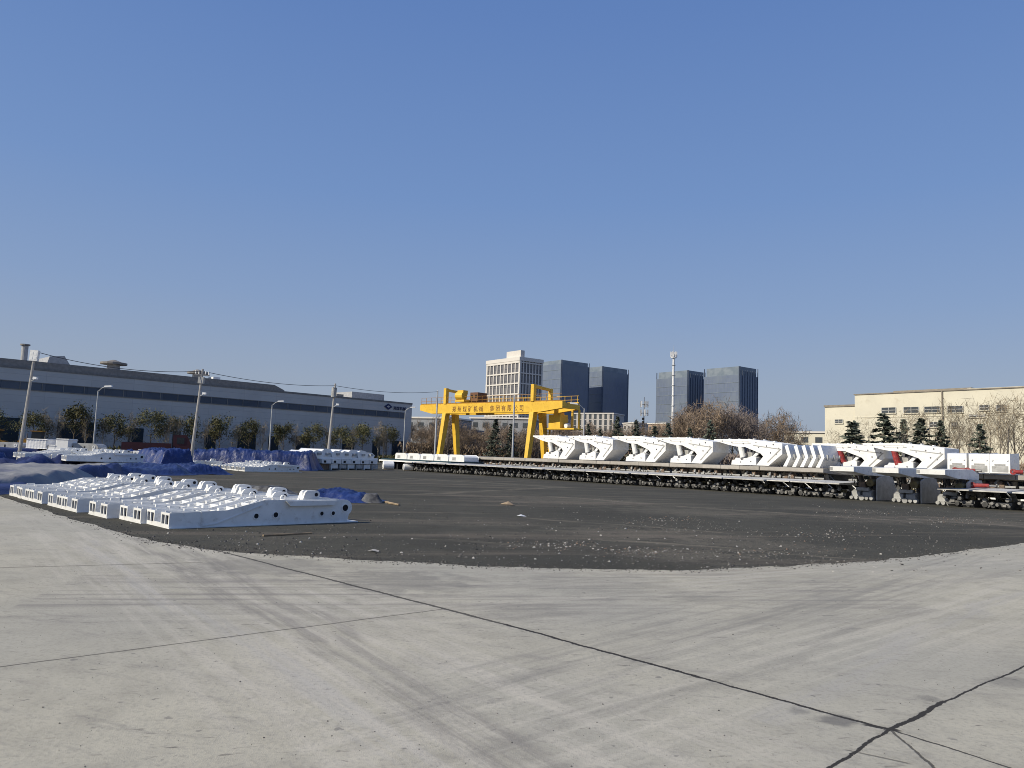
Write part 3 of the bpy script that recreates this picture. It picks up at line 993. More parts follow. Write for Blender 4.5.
def make_slab(seed, label, group):
    rnd = random.Random(seed)
    root = thing('mid_roof_support', label, 'roof support', group=group)
    wd = 1.5
    m = MB()
    m.prism([(-.2, 1.38), (-.2, 1.62), (2.8, 1.66), (3.4, 1.45), (3.4, 1.25), (.8, 1.3)], 0.01, wd - .01)
    m.build('canopy', MT['slab'], root)
    m = MB()
    for x in (.12, .82):
        m.prism([(.15, .0), (.0, .2), (.05, .7), (.4, .8), (3.3, .6), (3.6, .0)], x, x + .5)
    m.build('base', MT['white'], root)
    for x in (.4, 1.1):
        m = MB(); m.cyl((x, 1.2, .6), (x, .8, 1.3), .13, n=10); m.build('leg', MT['slab'], root)
    m = MB()
    m.prism([(3.0, 1.5), (4.3, .7), (4.3, .6), (3.0, 1.35)], .05, wd - .05)
    m.build('rear_shield', MT['greywhite'], root)
    vb = MB()
    for k in range(7):
        x = rnd.uniform(.05, wd - .4); y = -.15 + rnd.uniform(0, .5); z = rnd.uniform(.7, 1.1)
        vb.box(x, x + rnd.uniform(.1, .35), y, y + .25, z, z + rnd.uniform(.08, .22))
    vb.build('valve_block', MT['rust'], root)
    vb = MB()
    for k in range(6):
        x = rnd.uniform(.1, wd - .2); y = -.12 + rnd.uniform(0, .3); z = rnd.uniform(.7, 1.1)
        vb.cyl((x, y, z), (x + rnd.uniform(-.15, .15), y + .1, z + rnd.uniform(.12, .3)), rnd.uniform(.05, .1), n=8)
    vb.box(.08, wd - .08, 0.0, .06, .95, 1.05)
    vb.build('manifold', MT['greywhite'], root)
    clutter(root, rnd, 1.3, -.05, wd, False)
    return root

def make_tall(seed, label, group):
    rnd = random.Random(seed)
    root = thing('raised_roof_support', label, 'roof support', group=group)
    m = MB()
    m.prism([(-.6, 1.52), (-.6, 1.76), (2.6, 1.82), (3.4, 1.6), (3.4, 1.3), (.9, 1.35)], 0, 1.30)
    m.build('canopy', MT['white'], root)
    m = MB()
    m.box(.0, .16, -.612, -.6, 1.56, 1.72)
    m.build('tip_plate', MT['greywhite'], root)
    b_ = MB()
    for x in (.08, .7):
        b_.prism([(1.6, .0), (1.5, .2), (1.52, .42), (1.8, .55), (3.9, .5), (4.1, .0)], x, x + .48)
    b_.box(.3, 1.0, 1.55, 1.9, .5, .68)
    base = b_.build('base', MT['greywhite'], root, bevel=.02)
    for x in (.12, .38, .68, .95, 1.2):
        m = MB(); m.cyl((x, 1.4, .13), (x, 1.6, .13), .095 if x != .68 else .14, n=12); m.build('roller', MT['greywhite'], base)
    for x in (.28, 1.0):
        m = MB(); m.cyl((x, 2.5, .5), (x, 2.1, 1.36), .15, n=12); m.build('leg', MT['steel'], root)
    m = MB()
    m.prism([(1.65, .03), (1.65, 1.15), (2.1, 1.3), (3.4, 1.3), (3.9, .6), (3.9, .03)], 1.36, 1.42)
    m.build('side_shield', MT['greywhite'], root)
    m = MB(); m.box(.45, .8, 1.6, 1.9, .69, .98); m.build('valve_block', MT['rust'], root)
    m = MB(); m.cyl((1.08, 1.55, .95), (1.08, 1.9, .98), .2, n=12); m.build('hydraulic_cap', MT['olive'], root)
    hs_ = MB()
    for k in range(8):
        x0, x1 = rnd.uniform(.1, 1.2), rnd.uniform(.1, 1.2)
        za, zb = rnd.uniform(.6, 1.3), rnd.uniform(.6, 1.3)
        y = 1.55 + rnd.uniform(0, .4)
        hs_.tube([Vector((x0 + (x1 - x0) * t / 6, y, za + (zb - za) * t / 6 - .2 * math.sin(PI * t / 6))) for t in range(7)], .022, 5)
    hs_.build('hose_bundle', MT['rubber'], root)
    return root

def make_side(label, group, red=False):
    root = thing('chevron_roof_support', label, 'roof support', group=group)
    wd = 1.8
    lm = MT['red'] if red else MT['white']
    m = MB()
    m.prism([(0, 1.65), (0, 1.74), (2.88, 1.75), (2.58, 1.21), (1.9, 1.24), (1.3, 1.34)], 0, wd, 'y')
    cn = m.build('canopy', MT['cleanwhite'], root)
    m = MB()
    m.box(.5, 2.9, -.015, 0, 1.60, 1.62)
    m.box(1.5, 3.0, -.02, 0, 1.46, 1.5)
    m.build('edge_strip', MT['white'], cn)
    m = MB()
    m.prism([(2.9, 1.75), (5.35, 1.47), (5.35, .78), (4.35, .0), (3.42, .0), (3.95, .60), (3.75, .80), (2.6, 1.2)], -.02, .1, 'y')
    m.prism([(2.9, 1.75), (5.35, 1.47), (5.35, .78), (4.35, .0), (3.42, .0), (3.95, .60), (3.75, .80), (2.6, 1.2)], wd - .1, wd + .02, 'y')
    m.prism([(2.95, 1.74), (5.34, 1.46), (5.34, .78), (4.36, .01), (4.2, .03), (5.2, .82), (5.2, 1.36), (2.95, 1.6)], .1, wd - .1, 'y')
    m.build('shield', MT['cleanwhite'], root)
    for y in (.0, 1.1):
        m = MB()
        m.prism([(1.45, 0), (1.5, .28), (1.75, .36), (1.8, .48), (2.6, .46), (3.2, .64), (3.4, .5), (3.4, 0)], y, y + .7, 'y')
        m.build('base', MT['cleanwhite'], root)
    for y in (.2, 1.45):
        m = MB(); m.cyl((2.3, y, .4), (2.05, y, 1.3), .2, n=12); lo = m.build('leg', MT['white'] if y > 1 else lm, root)
        m = MB(); m.cyl((2.33, y, .36), (2.28, y, .5), .24, n=12); m.build('leg_collar', MT['steel'] if not red else MT['red'], lo)
        m = MB(); m.cyl((2.95, y + .05, .4), (3.1, y + .05, 1.2), .07, n=8); m.build('stabiliser_ram', MT['steel'], root)
        m = MB(); m.prism([(2.95, .58), (3.15, .52), (3.62, .92), (3.42, 1.0)], y, y + .12, 'y'); m.build('link_bar', MT['white'], root)
    m = MB(); m.box(2.3, 3.1, .5, 1.2, .45, .9); m.build('valve_block', MT['greywhite'], root)
    m = MB(); m.box(2.4, 3.75, .85, .9, .45, 1.3); m.build('gap_shade_panel', MT['dimgrey'], root)  # dark panel added in the gap to stand in for shade
    for (x, z) in ((.7, 1.62), (1.5, 1.52), (2.4, 1.45), (3.4, 1.52), (3.6, 1.20), (4.2, 1.3), (4.7, 1.40), (5.1, 1.15), (4.5, .85), (4.9, .75), (2.2, .2), (3.0, .25)):
        q = MB(); q.cyl((x, -.03, z), (x, .0, z), .04 if x < 4 else .055, n=8); q.build('pin_hole', MT['steel'], root)
    q = MB(); q.prism([(3.2, 1.36), (5.3, 1.12), (4.3, .2), (4.25, .25), (5.15, 1.08), (3.2, 1.31)], -.04, -.02, 'y'); q.build('weld_strip', MT['greywhite'], root)
    m = MB()
    for k in range(6):
        x = 1.0 + k * .65
        m.box(x, x + .12, .3 + .2 * (k % 3), .5 + .2 * (k % 3), 1.75 - max(0, x - 3.2) * .13, 1.80 - max(0, x - 3.2) * .13)
    m.build('lifting_eye', MT['white'], root)
    return root

lowg, slabg = 'low roof supports along the front of the right hand stacks', 'grey topped roof supports in the second layer'
lows = [make_low(k, 'low white lipped roof support in the dark front row', lowg) for k in range(4)]
slabs = [make_slab(10 + k, 'grey topped roof support in the second row below the white chevron ones', slabg) for k in range(4)]
used = set()
def place(protos, k, loc, rz):
    p_ = protos[k % len(protos)]
    if p_.name in used:
        o = copy_tree(p_)
    else:
        used.add(p_.name)
        o = p_
    o.location = loc
    o.rotation_euler = (0, 0, rz)
    return o
rr = random.Random(5)
s0 = row_at(848, 0, .9)
s_end = row_at(405, 0, .9)
n_low = int((s_end - s0) / 1.5)
for k in range(n_low):
    place(lows, rr.randrange(4) if k > 3 else k, row_pt(s0 + 1.5 * (k + 1), rr.uniform(-.12, .12)), ROWROT + rr.uniform(-.03, .03))
# nearer low ones at the right end
s1 = row_at(945, 0, .9)
for k in range(6):
    o = place(lows, k, row_pt(s1 - 1.6 * k, rr.uniform(-.15, .1) - .1), ROWROT + rr.uniform(-.04, .04))
    o['label'] = 'low white lipped roof support at the right end of the front row'
    o['group'] = 'low roof supports at the right end of the front row'
# tall raised ones
tp = None
for k, px in enumerate((849, 893, 935)):
    s = row_at(px, .3, .3)
    if tp is None:
        tp = make_tall(31, '', 'raised roof supports between the low ones')
        o = tp
    else:
        o = copy_tree(tp)
    o['label'] = ['left one of the three raised roof supports with rollers and olive cap', 'middle one of the three raised roof supports with rollers and olive cap', 'right one of the three raised roof supports, half behind the low lip'][k]
    o.location = row_pt(s, -1.2)
    o.rotation_euler = (0, 0, ROWROT)
# second layer
s0 = row_at(826, 4.2, 1.6)
s_end = row_at(432, 4.2, 1.6)
n = int((s_end - s0) / 1.5)
for k in range(n):
    place(slabs, rr.randrange(4) if k > 3 else k, row_pt(s0 + 1.5 * (k + 1), 4.2 + rr.uniform(-.05, .05)), ROWROT)
s1 = row_at(848, 5.0, 1.6)
for k in range(14):
    o = place(slabs, k, row_pt(s1 - 1.52 * k, 5.0 + rr.uniform(-.05, .05)), ROWROT)
    o['label'] = 'grey topped roof support at the right end of the second row under the white boxes'
    o['group'] = 'grey topped supports at the right end of the second row'

# third layer: chevron supports lying across the second layer
side_p = make_side('', 'white chevron roof supports on the upper layer')
side_r = make_side('', 'white chevron roof supports on the upper layer', True)
tips = [(533, 1.16), (568, 1.14), (612, 1.12), (656, 1.06), (714, 1.0), (811, .9), (862, .9)]
labs = ['leftmost white chevron roof support, its canopy tip overlapping the crane leg', 'second white chevron roof support from the crane leg', 'third white chevron roof support from the crane leg',
        'fourth white chevron roof support from the crane leg', 'fifth white chevron roof support, just left of the row of fins', 'white chevron roof support with red leg just right of the fins', 'white chevron roof support with red leg left of the white boxes']
u1, u2 = True, True
for k, (px, zs) in enumerate(tips):
    red = k >= 5
    s = row_at(px, 4.6, 3.2)
    if red:
        o = side_r if u2 else copy_tree(side_r); u2 = False
    else:
        o = side_p if u1 else copy_tree(side_p); u1 = False
    o['label'] = labs[k]
    ztop = 1.68 if px < 800 else 1.67
    of = 4.6 if k < 5 else (6.4 if k == 5 else 5.2)
    if k >= 5: s = row_at(px, of, 3.0)
    o.location = row_pt(s, of, ztop)
    o.rotation_euler = (0, 0, ROWROT + R_([1.5, -1, 2, -2, 0, 1, -1.5][k]))
    o.scale = (.88 if red else 1, 1, zs)
# fins
fp = None
for k in range(5):
    s = row_at(785 + 8.2 * k, 4.8, 2.6)
    if fp is None:
        fp = thing('shield_plate', '', 'shield plate', group='upright white shield plates between the chevron supports')
        m = MB()
        m.prism([(.0, .0), (.35, .62), (.12, 1.32), (.34, 1.40), (.58, .64), (.26, 0)], 0, 2.2, 'y')
        m.build('plate', MT['cleanwhite'], fp)
        for y in (.3, 1.1, 1.8):
            m = MB(); m.box(.52, .64, y, y + .12, .45, .8); m.build('hinge_boss', MT['greywhite'], fp)
        o = fp
    else:
        o = copy_tree(fp)
    o['label'] = ORD[k] + ' upright white shield plate from the left in the set of five'
    o.location = row_pt(s, 4.6, 1.67)
    o.rotation_euler = (0, 0, ROWROT)
# boxes
bp = None
for k in range(4):
    s = row_at(947 + 21.5 * k, 4.2, 2.0)
    if bp is None:
        bp = thing('white_canopy_box', '', 'canopy box', group='white boxes on the upper layer at the right end')
        m = MB()
        m.prism([(0, 0), (0, 1.0), (1.25, 1.06), (1.25, 0)], 0, .98, 'x')
        m.build('shell', MT['cleanwhite'], bp, bevel=.03)
        m = MB(); m.box(.25, .75, -.02, -.002, .42, .5); m.build('slot', MT['greywhite'], bp)
        m = MB(); m.box(.12, .88, -.012, -.002, .08, .40); m.build('front_recess', MT['greywhite'], bp)
        for x in (.1, .8):
            m = MB(); m.cyl((x + .05, -.05, .7), (x + .05, 0, .7), .05); m.build('stub_pin', MT['white'], bp)
        o = bp
    else:
        o = copy_tree(bp)
    o['label'] = ['white box with a front slot next to the last chevron support', 'second white box with a front slot from the chevron supports', 'third white box with a front slot, its grey side in view', 'white box cut by the right edge of the photo'][k]
    if k == 3: s -= .9
    o.location = row_pt(s, 4.2, 1.67)
    o.rotation_euler = (0, 0, ROWROT)
def red_ram(label, px, off, z, L):
    s = row_at(px, off, z)
    t_ = thing('red_ram', label, 'hydraulic ram', row_pt(s, off, z), ROWROT)
    m = MB(); m.cyl((-L / 2, 0, .13), (L / 2, .1, .13), .10, n=12); m.build('barrel', MT['red'], t_)
    m = MB(); m.cyl((L / 2, .1, .13), (L / 2 + .3, .13, .13), .06, n=10); m.build('rod', MT['steel'], t_)
    m = MB(); m.ring((-L / 2, 0, .13), (0, 1, 0), .15, .07, .1); m.build('eye', MT['red'], t_)
red_ram('red hydraulic ram lying in front of the first white box', 960, 3.85, 1.66, .45)
red_ram('red hydraulic ram lying below the second white box', 972, 3.85, 1.66, .35)
red_ram('red hydraulic ram on the low lip at the right end', 980, .9, .93, .7)
red_ram('thick red ram at the side of the third white box', 1017, 3.9, 1.66, .4)

# ------------------------------------------------------------------ gantry crane
CO = PD(420, 410, 121.5)
crane = thing('gantry_crane', 'yellow double girder gantry crane with lettering and four splayed legs', 'gantry crane', (CO.x, CO.y, 0), math.atan2(-.658, .754))
crane.scale = (.873, 1, 1)
LX, ZB, ZT = 32.3, 8.05, 9.42
GG = 3.6
for gi, y in enumerate((0, GG)):
    m = MB()
    x1 = LX - (.3 if gi else 0)
    m.prism([(0, ZB + .55), (0, ZT), (x1, ZT), (x1, ZB + .5), (x1 - 4.5, ZB), (3.0, ZB)], y, y + .75, 'y')
    go = m.build('girder', MT['yellow'], crane)
    m = MB()
    m.box(.1, x1 - .1, y + .05, y + .7, ZT + .002, ZT + .08)
    m.build('rail_beam', MT['yellow'], go)
    m = MB()
    yy = y - .55 if gi == 0 else y + 1.3
    yy = y + .06 if gi == 0 else y + .7
    m.box(.2, x1 - .2, yy - .03, yy + .03, ZT + .081, ZT + .2)
    x = .3
    while x < x1:
        m.cyl((x, yy, ZT), (x, yy, ZT + 1.1), .035, n=4)
        x += 1.25
    for z in (.55, 1.1):
        m.cyl((.3, yy, ZT + z), (x1 - .2, yy, ZT + z), .03, n=4)
    m.build('walkway_railing', MT['yellow2'] if gi == 0 else MT['yellow'], crane)
m = MB()
for x in (.1, LX - .6):
    m.box(x, x + .5, .752, GG - .002, ZB + .5, ZT - .1)
m.build('end_beam', MT['yellow'], crane)
def tapered(a, b, w0, w1, d0, d1):
    m = MB()
    vs = []
    for c, ww, dd in ((a, w0, d0), (b, w1, d1)):
        for sx, sy in ((-1, -1), (1, -1), (1, 1), (-1, 1)):
            vs.append((c[0] + sx * ww / 2, c[1] + sy * dd / 2, c[2]))
    m.add(vs, [(0, 1, 2, 3), (7, 6, 5, 4), (0, 4, 5, 1), (1, 5, 6, 2), (2, 6, 7, 3), (3, 7, 4, 0)])
    return m
for xl in (6.4, 26.3):
    for y0, y1 in ((.35, -.85), (2.3, 3.2)):
        tapered((xl, y0, ZB - .01), (xl, y1, .6), .85, .62, .95, .7).build('leg', MT['yellow'], crane)
    m = MB(); m.box(xl - .4, xl + .4, -2.2, GG + 2.3, .25, .6); sl_ = m.build('sill_beam', MT['yellow'], crane)
    for y in (-1.8, GG + 1.9):
        m = MB(); m.cyl((xl - .2, y, .25), (xl + .2, y, .25), .25, n=14); m.build('travel_wheel', MT['steel'], sl_)
    # portal hoop over the girders
    m = MB()
    m.box(xl - .3, xl + .3, -.1, .5, ZT + .1, ZT + 2.5)
    m.box(xl - .25, xl + .25, GG + .2, GG + .7, ZT + .1, ZT + 2.2)
    m.prism([(.5, ZT + 2.05), (.5, ZT + 2.42), (GG + .2, ZT + 2.2), (GG + .2, ZT + 1.85)], xl - .22, xl + .22, 'x')
    m.build('portal_frame', MT['yellow'], crane)
tr = MB()
tr.box(9.0, 11.2, -.1, GG + .8, ZT + .35, ZT + .65)
tr.cyl((9.2, .2, ZT + 1.25), (10.9, .2, ZT + 1.25), .6, n=14)
tr.box(9.4, 10.8, .0, 1.0, ZT + 1.5, ZT + 2.1)
tro = tr.build('trolley', MT['yellow'], crane)
m = MB(); m.box(11.4, 13.2, 1.0, 3.0, ZT + .4, ZT + 1.8); m.build('winch_cabinet', MT['brownbox'], tro)
m = MB()
for x in (11.8, 12.8): m.cyl((x, .98, ZT + 1.2), (x, 1.0, ZT + 1.2), .28, n=10)
m.build('vent_opening', MT['dark'], tro)
# cab and low platform under the right hand cantilever
m = MB(); m.box(27.9, 30.2, GG - 1.6, GG + .2, ZB - 2.1, ZB - .25); m.box(28.3, 29.8, GG - 1.0, GG - .2, ZB - .249, ZB - .01); m.build('operator_cab', MT['yellow'], crane)
m = MB()
m.box(27.0, 33.0, GG - 1.7, GG + .6, ZB - 2.32, ZB - 2.12)
for x in (31.2, 32.5):
    m.box(x, x + .2, GG - .2, GG + .1, ZB - 2.1, ZB + .45)
m.build('service_platform', MT['yellow'], crane)
m = MB(); m.cyl((30.9, GG - 1.1, ZB - 1.76), (30.9, GG - .3, ZB - 1.76), .35, n=14); m.build('cable_drum', MT['cleanwhite'], crane)
m = MB(); m.box(27.1, 27.3, GG - .6, GG - .4, .0, ZB - 2.33)
for k in range(14): m.box(26.9, 27.1, GG - .7, GG - .3, .8 + k * .35, .84 + k * .35)
m.build('access_ladder', MT['yellow'], crane)

def text_mesh(name, body, size, m, parent, loc, rx=PI / 2, space=1.0, ext=.01):
    cu = bpy.data.curves.new(name, 'FONT')
    cu.body = body
    cu.size = size
    cu.space_character = space
    cu.extrude = ext
    to = bpy.data.objects.new(name + '_src', cu)
    COL.objects.link(to)
    bpy.context.view_layer.update()
    dg = bpy.context.evaluated_depsgraph_get()
    me = bpy.data.meshes.new_from_object(to.evaluated_get(dg))
    bpy.data.objects.remove(to)
    bpy.data.curves.remove(cu)
    me.materials.clear()
    me.materials.append(m)
    o = bpy.data.objects.new(name, me)
    COL.objects.link(o)
    o.parent = parent
    o.location = loc
    o.rotation_euler = (rx, 0, 0)
    return o
text_mesh('lettering', '郑州煤矿机械', .95, MT['cryred'], crane, (8.3, -.015, ZB + .25), space=1.7)
text_mesh('lettering', '集团有限公司', .95, MT['cryred'], crane, (17.2, -.015, ZB + .25), space=1.7)

# ------------------------------------------------------------------ long grey factory at left
FE = PD(411, 430, 157)          # right front corner
FS = PD(0, 430, 107)
fd = (FE - FS); fd.z = 0; fd.normalize()
FROT = math.atan2(fd.y, fd.x)
FO = Vector((FE.x, FE.y, 0))
fn = Vector((-fd.y, fd.x, 0))
def fx(px, off=0, z=6): return on_line(FO + fn * off, fd, px, z, -110, 10)
def hit_z(px, py, off=0):
    d = ray(px, py)
    q0 = FO + fn * off
    t_ = (q0 - CAM).dot(fn) / d.dot(fn)
    return (CAM + d * t_).z
def wallmat(name, c1, c2, bw, bh):
    m, t, b = newmat(name)
    tc = t.nodes.new('ShaderNodeTexCoord').outputs['Object']
    mp = t.nodes.new('ShaderNodeMapping')
    mp.inputs['Rotation'].default_value = (R_(90), 0, 0)
    t.links.new(tc, mp.inputs[0])
    br = t.nodes.new('ShaderNodeTexBrick')
    br.inputs['Scale'].default_value = 1
    br.inputs['Brick Width'].default_value = bw
    br.inputs['Row Height'].default_value = bh
    br.inputs['Mortar Size'].default_value = .03
    br.inputs['Mortar Smooth'].default_value = .3
    br.offset = 0
    br.inputs['Color1'].default_value = (*c1, 1)
    br.inputs['Color2'].default_value = (*c2, 1)
    br.inputs['Mortar'].default_value = (*[x * .75 for x in c1], 1)
    t.links.new(mp.outputs[0], br.inputs['Vector'])
    nz = noise_s(t, tc, .25, 5, .6)
    c = mix(t, nz.step(.4, .7) * .5, br.outputs[0], tuple(x * .8 for x in c1))
    t.links.new(c, b.inputs['Base Color'])
    b.inputs['Roughness'].default_value = .55
    return m
MT['facwall'] = wallmat('grey_factory_cladding', (0.55, 0.535, 0.505), (0.51, 0.50, 0.475), 6, 1.0)
MT['facwin'] = wallmat('dark_window_band', (0.035, 0.055, 0.085), (0.11, 0.13, 0.16), 5.5, 4)
MT['facroof'] = mat('brown_grey_roof', (0.25, 0.235, 0.215), .8)
MT['facdoor'] = mat('dark_teal_door', (0.02, 0.034, 0.045), .6)
MT['facpale'] = mat('pale_roof_metal', (0.40, 0.40, 0.40), .5)
fac = thing('factory_hall', 'long grey factory hall with a dark ribbon window behind the tarpaulins', 'factory', FO, FROT)
m = MB(); m.box(-150, 0, 0, 45, 0, 12.0); m.build('wall', MT['facwall'], fac)
m = MB(); m.box(-150, .05, -.06, .0, 11.75, 12.06); m.build('roof_edge', MT['facroof'], fac)
m = MB(); m.box(-150, -1.6, -.05, -.002, 8.85, 9.95); wb = m.build('ribbon_window', MT['facwin'], fac)
m = MB()
x = -149
while x < -2:
    m.box(x, x + .1, -.11, -.052, 8.9, 9.9)
    x += 2.75
m.box(-150, -1.6, -.11, -.052, 8.80, 8.9); m.box(-150, -1.6, -.11, -.052, 9.9, 10.0)
m.build('window_frame', MT['facroof'], wb)
xr = fx(282, 1)
m = MB(); m.prism([(-150, 12.06), (-150, 13.1), (xr - 2, 13.1), (xr, 12.3), (xr, 12.06)], 1.0, 44, 'y'); m.build('raised_roof', MT['facroof'], fac)
for (xa, xb, zt) in ((-30, 19, 4.8), (57, 96, 4.6), (128, 143, 4.2), (172, 180, 4), (204, 216, 4.2), (238, 256, 4.4), (268, 278, 4.0), (296, 310, 4.2), (342, 354, 4.2), (372, 380, 4), (392, 404, 4.2)):
    m = MB(); m.box(fx(xa, 0, 3), fx(xb, 0, 3), -.08, -.002, 0, zt); m.build('door', MT['facdoor'], fac)
# roof plant
def vent(px, ybot, ytop, rpx, cap, off=6):
    z0, z1 = 12.06, hit_z(px, ytop, off)
    x = fx(px, off, 13)
    D = (FO + fd * x).y + off * fn.y
    r = rpx * D / FPX
    m = MB()
    m.cyl((x, off, z0), (x, off, z1 - .25), r * 1.15 if cap else r, r * .9 if cap else r, n=14)
    o = m.build('roof_vent', MT['facpale'], fac)
    m = MB()
    if cap:
        m.cyl((x, off, z1 - .5), (x, off, z1 - .2), r * 2.0, r * 2.0, n=16)
        m.cyl((x, off, z1 - .199), (x, off, z1 + .25), r * 1.5, r * .3, n=16)
    else:
        m.cyl((x, off, z1 - .2), (x, off, z1), r * 1.5, r * 1.5, n=14)
    m.build('vent_cap', MT['facroof'], o)
vent(23, 366, 344, 3, False)
vent(113, 373, 361.5, 6.2, True)
vent(197, 382, 371, 5, True)
def rooflight(xa, xb, ytop, off):
    za = hit_z((xa + xb) / 2, ytop, off)
    a_, b_ = fx(xa, off, 13), fx(xb, off, 13)
    m = MB()
    m.prism([(a_, 12.06), (a_ + (b_ - a_) * .15, za - .3), (a_ + (b_ - a_) * .6, za), (b_, 12.3), (b_, 12.06)], off, off + 6, 'y')
    m.build('rooflight', MT['facpale'], fac)
rooflight(44, 76, 355.5, 8)
for (xa, xb, yt) in ((153, 164, 375.5), (181, 187, 378), (213, 220, 377)):
    a_, b_ = fx(xa, 3, 13), fx(xb, 3, 13)
    m = MB(); m.box(a_, b_, 3, 5, 12.1, hit_z((xa + xb) / 2, yt, 3)); m.build('roof_hatch', MT['cleanwhite'], fac)
a_, b_, c_ = fx(352, 10, 13), fx(384, 10, 13), 0
m = MB(); m.box(a_, b_, 10, 18, 12.0, hit_z(370, 393.3, 10)); m.build('plant_room', MT['facpale'], fac)
a_ = fx(340, 6, 13)
m = MB(); m.box(a_ - .8, a_ + .8, 6, 8, 12.0, 13.0); m.build('roof_cabinet', MT['facroof'], fac)
# emblem and lettering near the right end
xe = fx(387.8, 0, 10.8)
ze = hit_z(387.8, 406.6)
m = MB(); m.prism([(xe - 1.0, ze), (xe, ze + .62), (xe + 1.0, ze), (xe, ze - .62)], -.12, -.07, 'y')
em = m.build('emblem', MT['signblue'], fac)
m = MB(); m.prism([(xe - .4, ze), (xe, ze + .22), (xe + .4, ze), (xe, ze - .22)], -.14, -.122, 'y'); m.build('emblem_centre', MT['facwall'], em)
xt = fx(393.2, 0, 10.8)
text_mesh('lettering', '郑煤机械', .78, MT['signblue'], fac, (xt, -.09, hit_z(393.2, 409.4)), space=1.0, ext=.03)

# ------------------------------------------------------------------ poles, lamps, cables
def pole_at(px_base, D, py_top):
    q = PD(px_base, 440, D)
    top = 0
    for i in range(400):
        z = i * .1
        if py_of((q.x, q.y, z)) <= py_top: top = z; break
    return Vector((q.x, q.y, 0)), top
def utility_pole(label, px, D, py_top, head, tilt=0):
    q, hgt = pole_at(px, D, py_top)
    t_ = thing('utility_pole', label, 'utility pole', q)
    t_.rotation_euler = (0, R_(tilt), 0)
    m = MB(); m.cyl((0, 0, 0), (0, 0, hgt), .13, .08, n=10); m.build('shaft', MT['concrete'], t_)
    if head == 'box':
        m = MB(); m.box(-.27, .27, -.12, .12, hgt - .75, hgt - .02); h_ = m.build('junction_box', MT['cleanwhite'], t_)
        for x in (-.2, .05):
            for z in (-.65, -.35):
                m = MB(); m.box(x, x + .16, -.13, -.121, hgt + z, hgt + z + .2); m.build('louvre', MT['cleanwhite'], h_)
    elif head == 'trafo':
        m = MB(); m.cyl((0, -.2, hgt - 1.3), (0, -.2, hgt - .4), .24, n=12); m.build('transformer', MT['greywhite'], t_)
    else:
        m = MB(); m.box(-.55, .55, -.06, .06, hgt - .5, hgt - .40); h_ = m.build('crossarm', MT['steel'], t_)
        m = MB()
        for x in (-.5, .5, -.25, .25): m.cyl((x, 0, hgt - .38), (x, 0, hgt - .15), .05, n=6)
        m.build('insulator', MT['cleanwhite'], h_)
        m = MB(); m.box(-.2, .2, -.15, .15, hgt - 1.1, hgt - .6); m.build('junction_box', MT['greywhite'], t_)
    m = MB(); m.cyl((0, 0, hgt * .72), (.45, -.25, hgt * .75), .03, n=5); a2 = m.build('lamp_arm', MT['galv'], t_)
    m = MB(); m.box(.35, .6, -.4, -.2, hgt * .745, hgt * .765); m.build('floodlight', MT['cleanwhite'], a2)
    return q + Vector((hgt * math.sin(R_(tilt)), 0, hgt * math.cos(R_(tilt))))
t1 = utility_pole('concrete utility pole with a white louvred box on top at far left', 20, 52, 350, 'box', 3.4)
t2 = utility_pole('concrete utility pole with crossarm rising from the blue tarpaulins', 192, 58, 369, 'cross', 3.2)
t3 = utility_pole('concrete utility pole with a grey transformer beside the white plate stack', 328, 72, 384, 'trafo', 2.8)
def slim_pole(label, px, D, py_top):
    q, hgt = pole_at(px, D, py_top)
    t_ = thing('steel_pole', label, 'pole', q)
    m = MB(); m.cyl((0, 0, 0), (0, 0, hgt), .13, .08, n=8); m.build('shaft', MT['galv'], t_)
    m = MB(); m.cyl((0, 0, 0), (0, 0, .35), .22, n=8); m.build('foot', MT['concrete'], t_)
    m = MB(); m.cyl((0, 0, hgt), (0, 0, hgt + .12), .1, .02, n=8); m.build('cap', MT['galv'], t_)
    return q + Vector((0, 0, hgt))
t4 = slim_pole('thin pale pole standing in front of the left crane leg', 435.5, 90, 392)
slim_pole('thin pale pole crossing the lettered crane girder', 513, 88, 396)
def cable(label, a, b, sag):
    pl = []
    for i in range(25):
        t_ = i / 24
        q = a.lerp(b, t_)
        q.z -= sag * 4 * t_ * (1 - t_)
        pl.append(q - a)
    m = MB(); m.tube(pl, .022, 5)
    o = m.build('overhead_cable', MT['wire'])
    o.location = a
    tag(o, label, 'cable')
t0 = t1 + (t1 - t2) * .6
cable('overhead cable running from the far left pole to the pole in the tarpaulins', t1 + Vector((0, 0, -.1)), t2 + Vector((0, 0, -.15)), .5)
cable('overhead cable from the pole in the tarpaulins to the transformer pole', t2 + Vector((0, 0, -.15)), t3 + Vector((0, 0, -.2)), .35)
cable('overhead cable from the transformer pole towards the yellow crane', t3 + Vector((0, 0, -.2)), t4 + Vector((0, 0, -.05)), .35)
def street_lamp(label, px, D, py_top, dirx):
    q, hgt = pole_at(px, D, py_top)
    t_ = thing('street_lamp', label, 'street lamp', q)
    m = MB(); m.cyl((0, 0, 0), (0, 0, hgt), .12, .07, n=8); m.build('post', MT['galv'], t_)
    m = MB(); m.tube([Vector((0, 0, hgt - .1)), Vector((dirx * .5, -.1, hgt + .35)), Vector((dirx * 1.0, -.2, hgt + .5))], .05, 6); a_ = m.build('arm', MT['galv'], t_)
    m = MB(); m.prism([(dirx * .8, hgt + .42), (dirx * .9, hgt + .62), (dirx * 1.7, hgt + .68), (dirx * 1.75, hgt + .5)], -.38, -.05, 'y'); m.build('lamp_head', MT['cleanwhite'], a_)
    m = MB(); m.box(-.2, .2, -.2, .2, 0, .06); m.build('foot_plate', MT['galv'], t_)
street_lamp('street lamp standing before the left part of the grey factory', 94, 92, 391, 1)
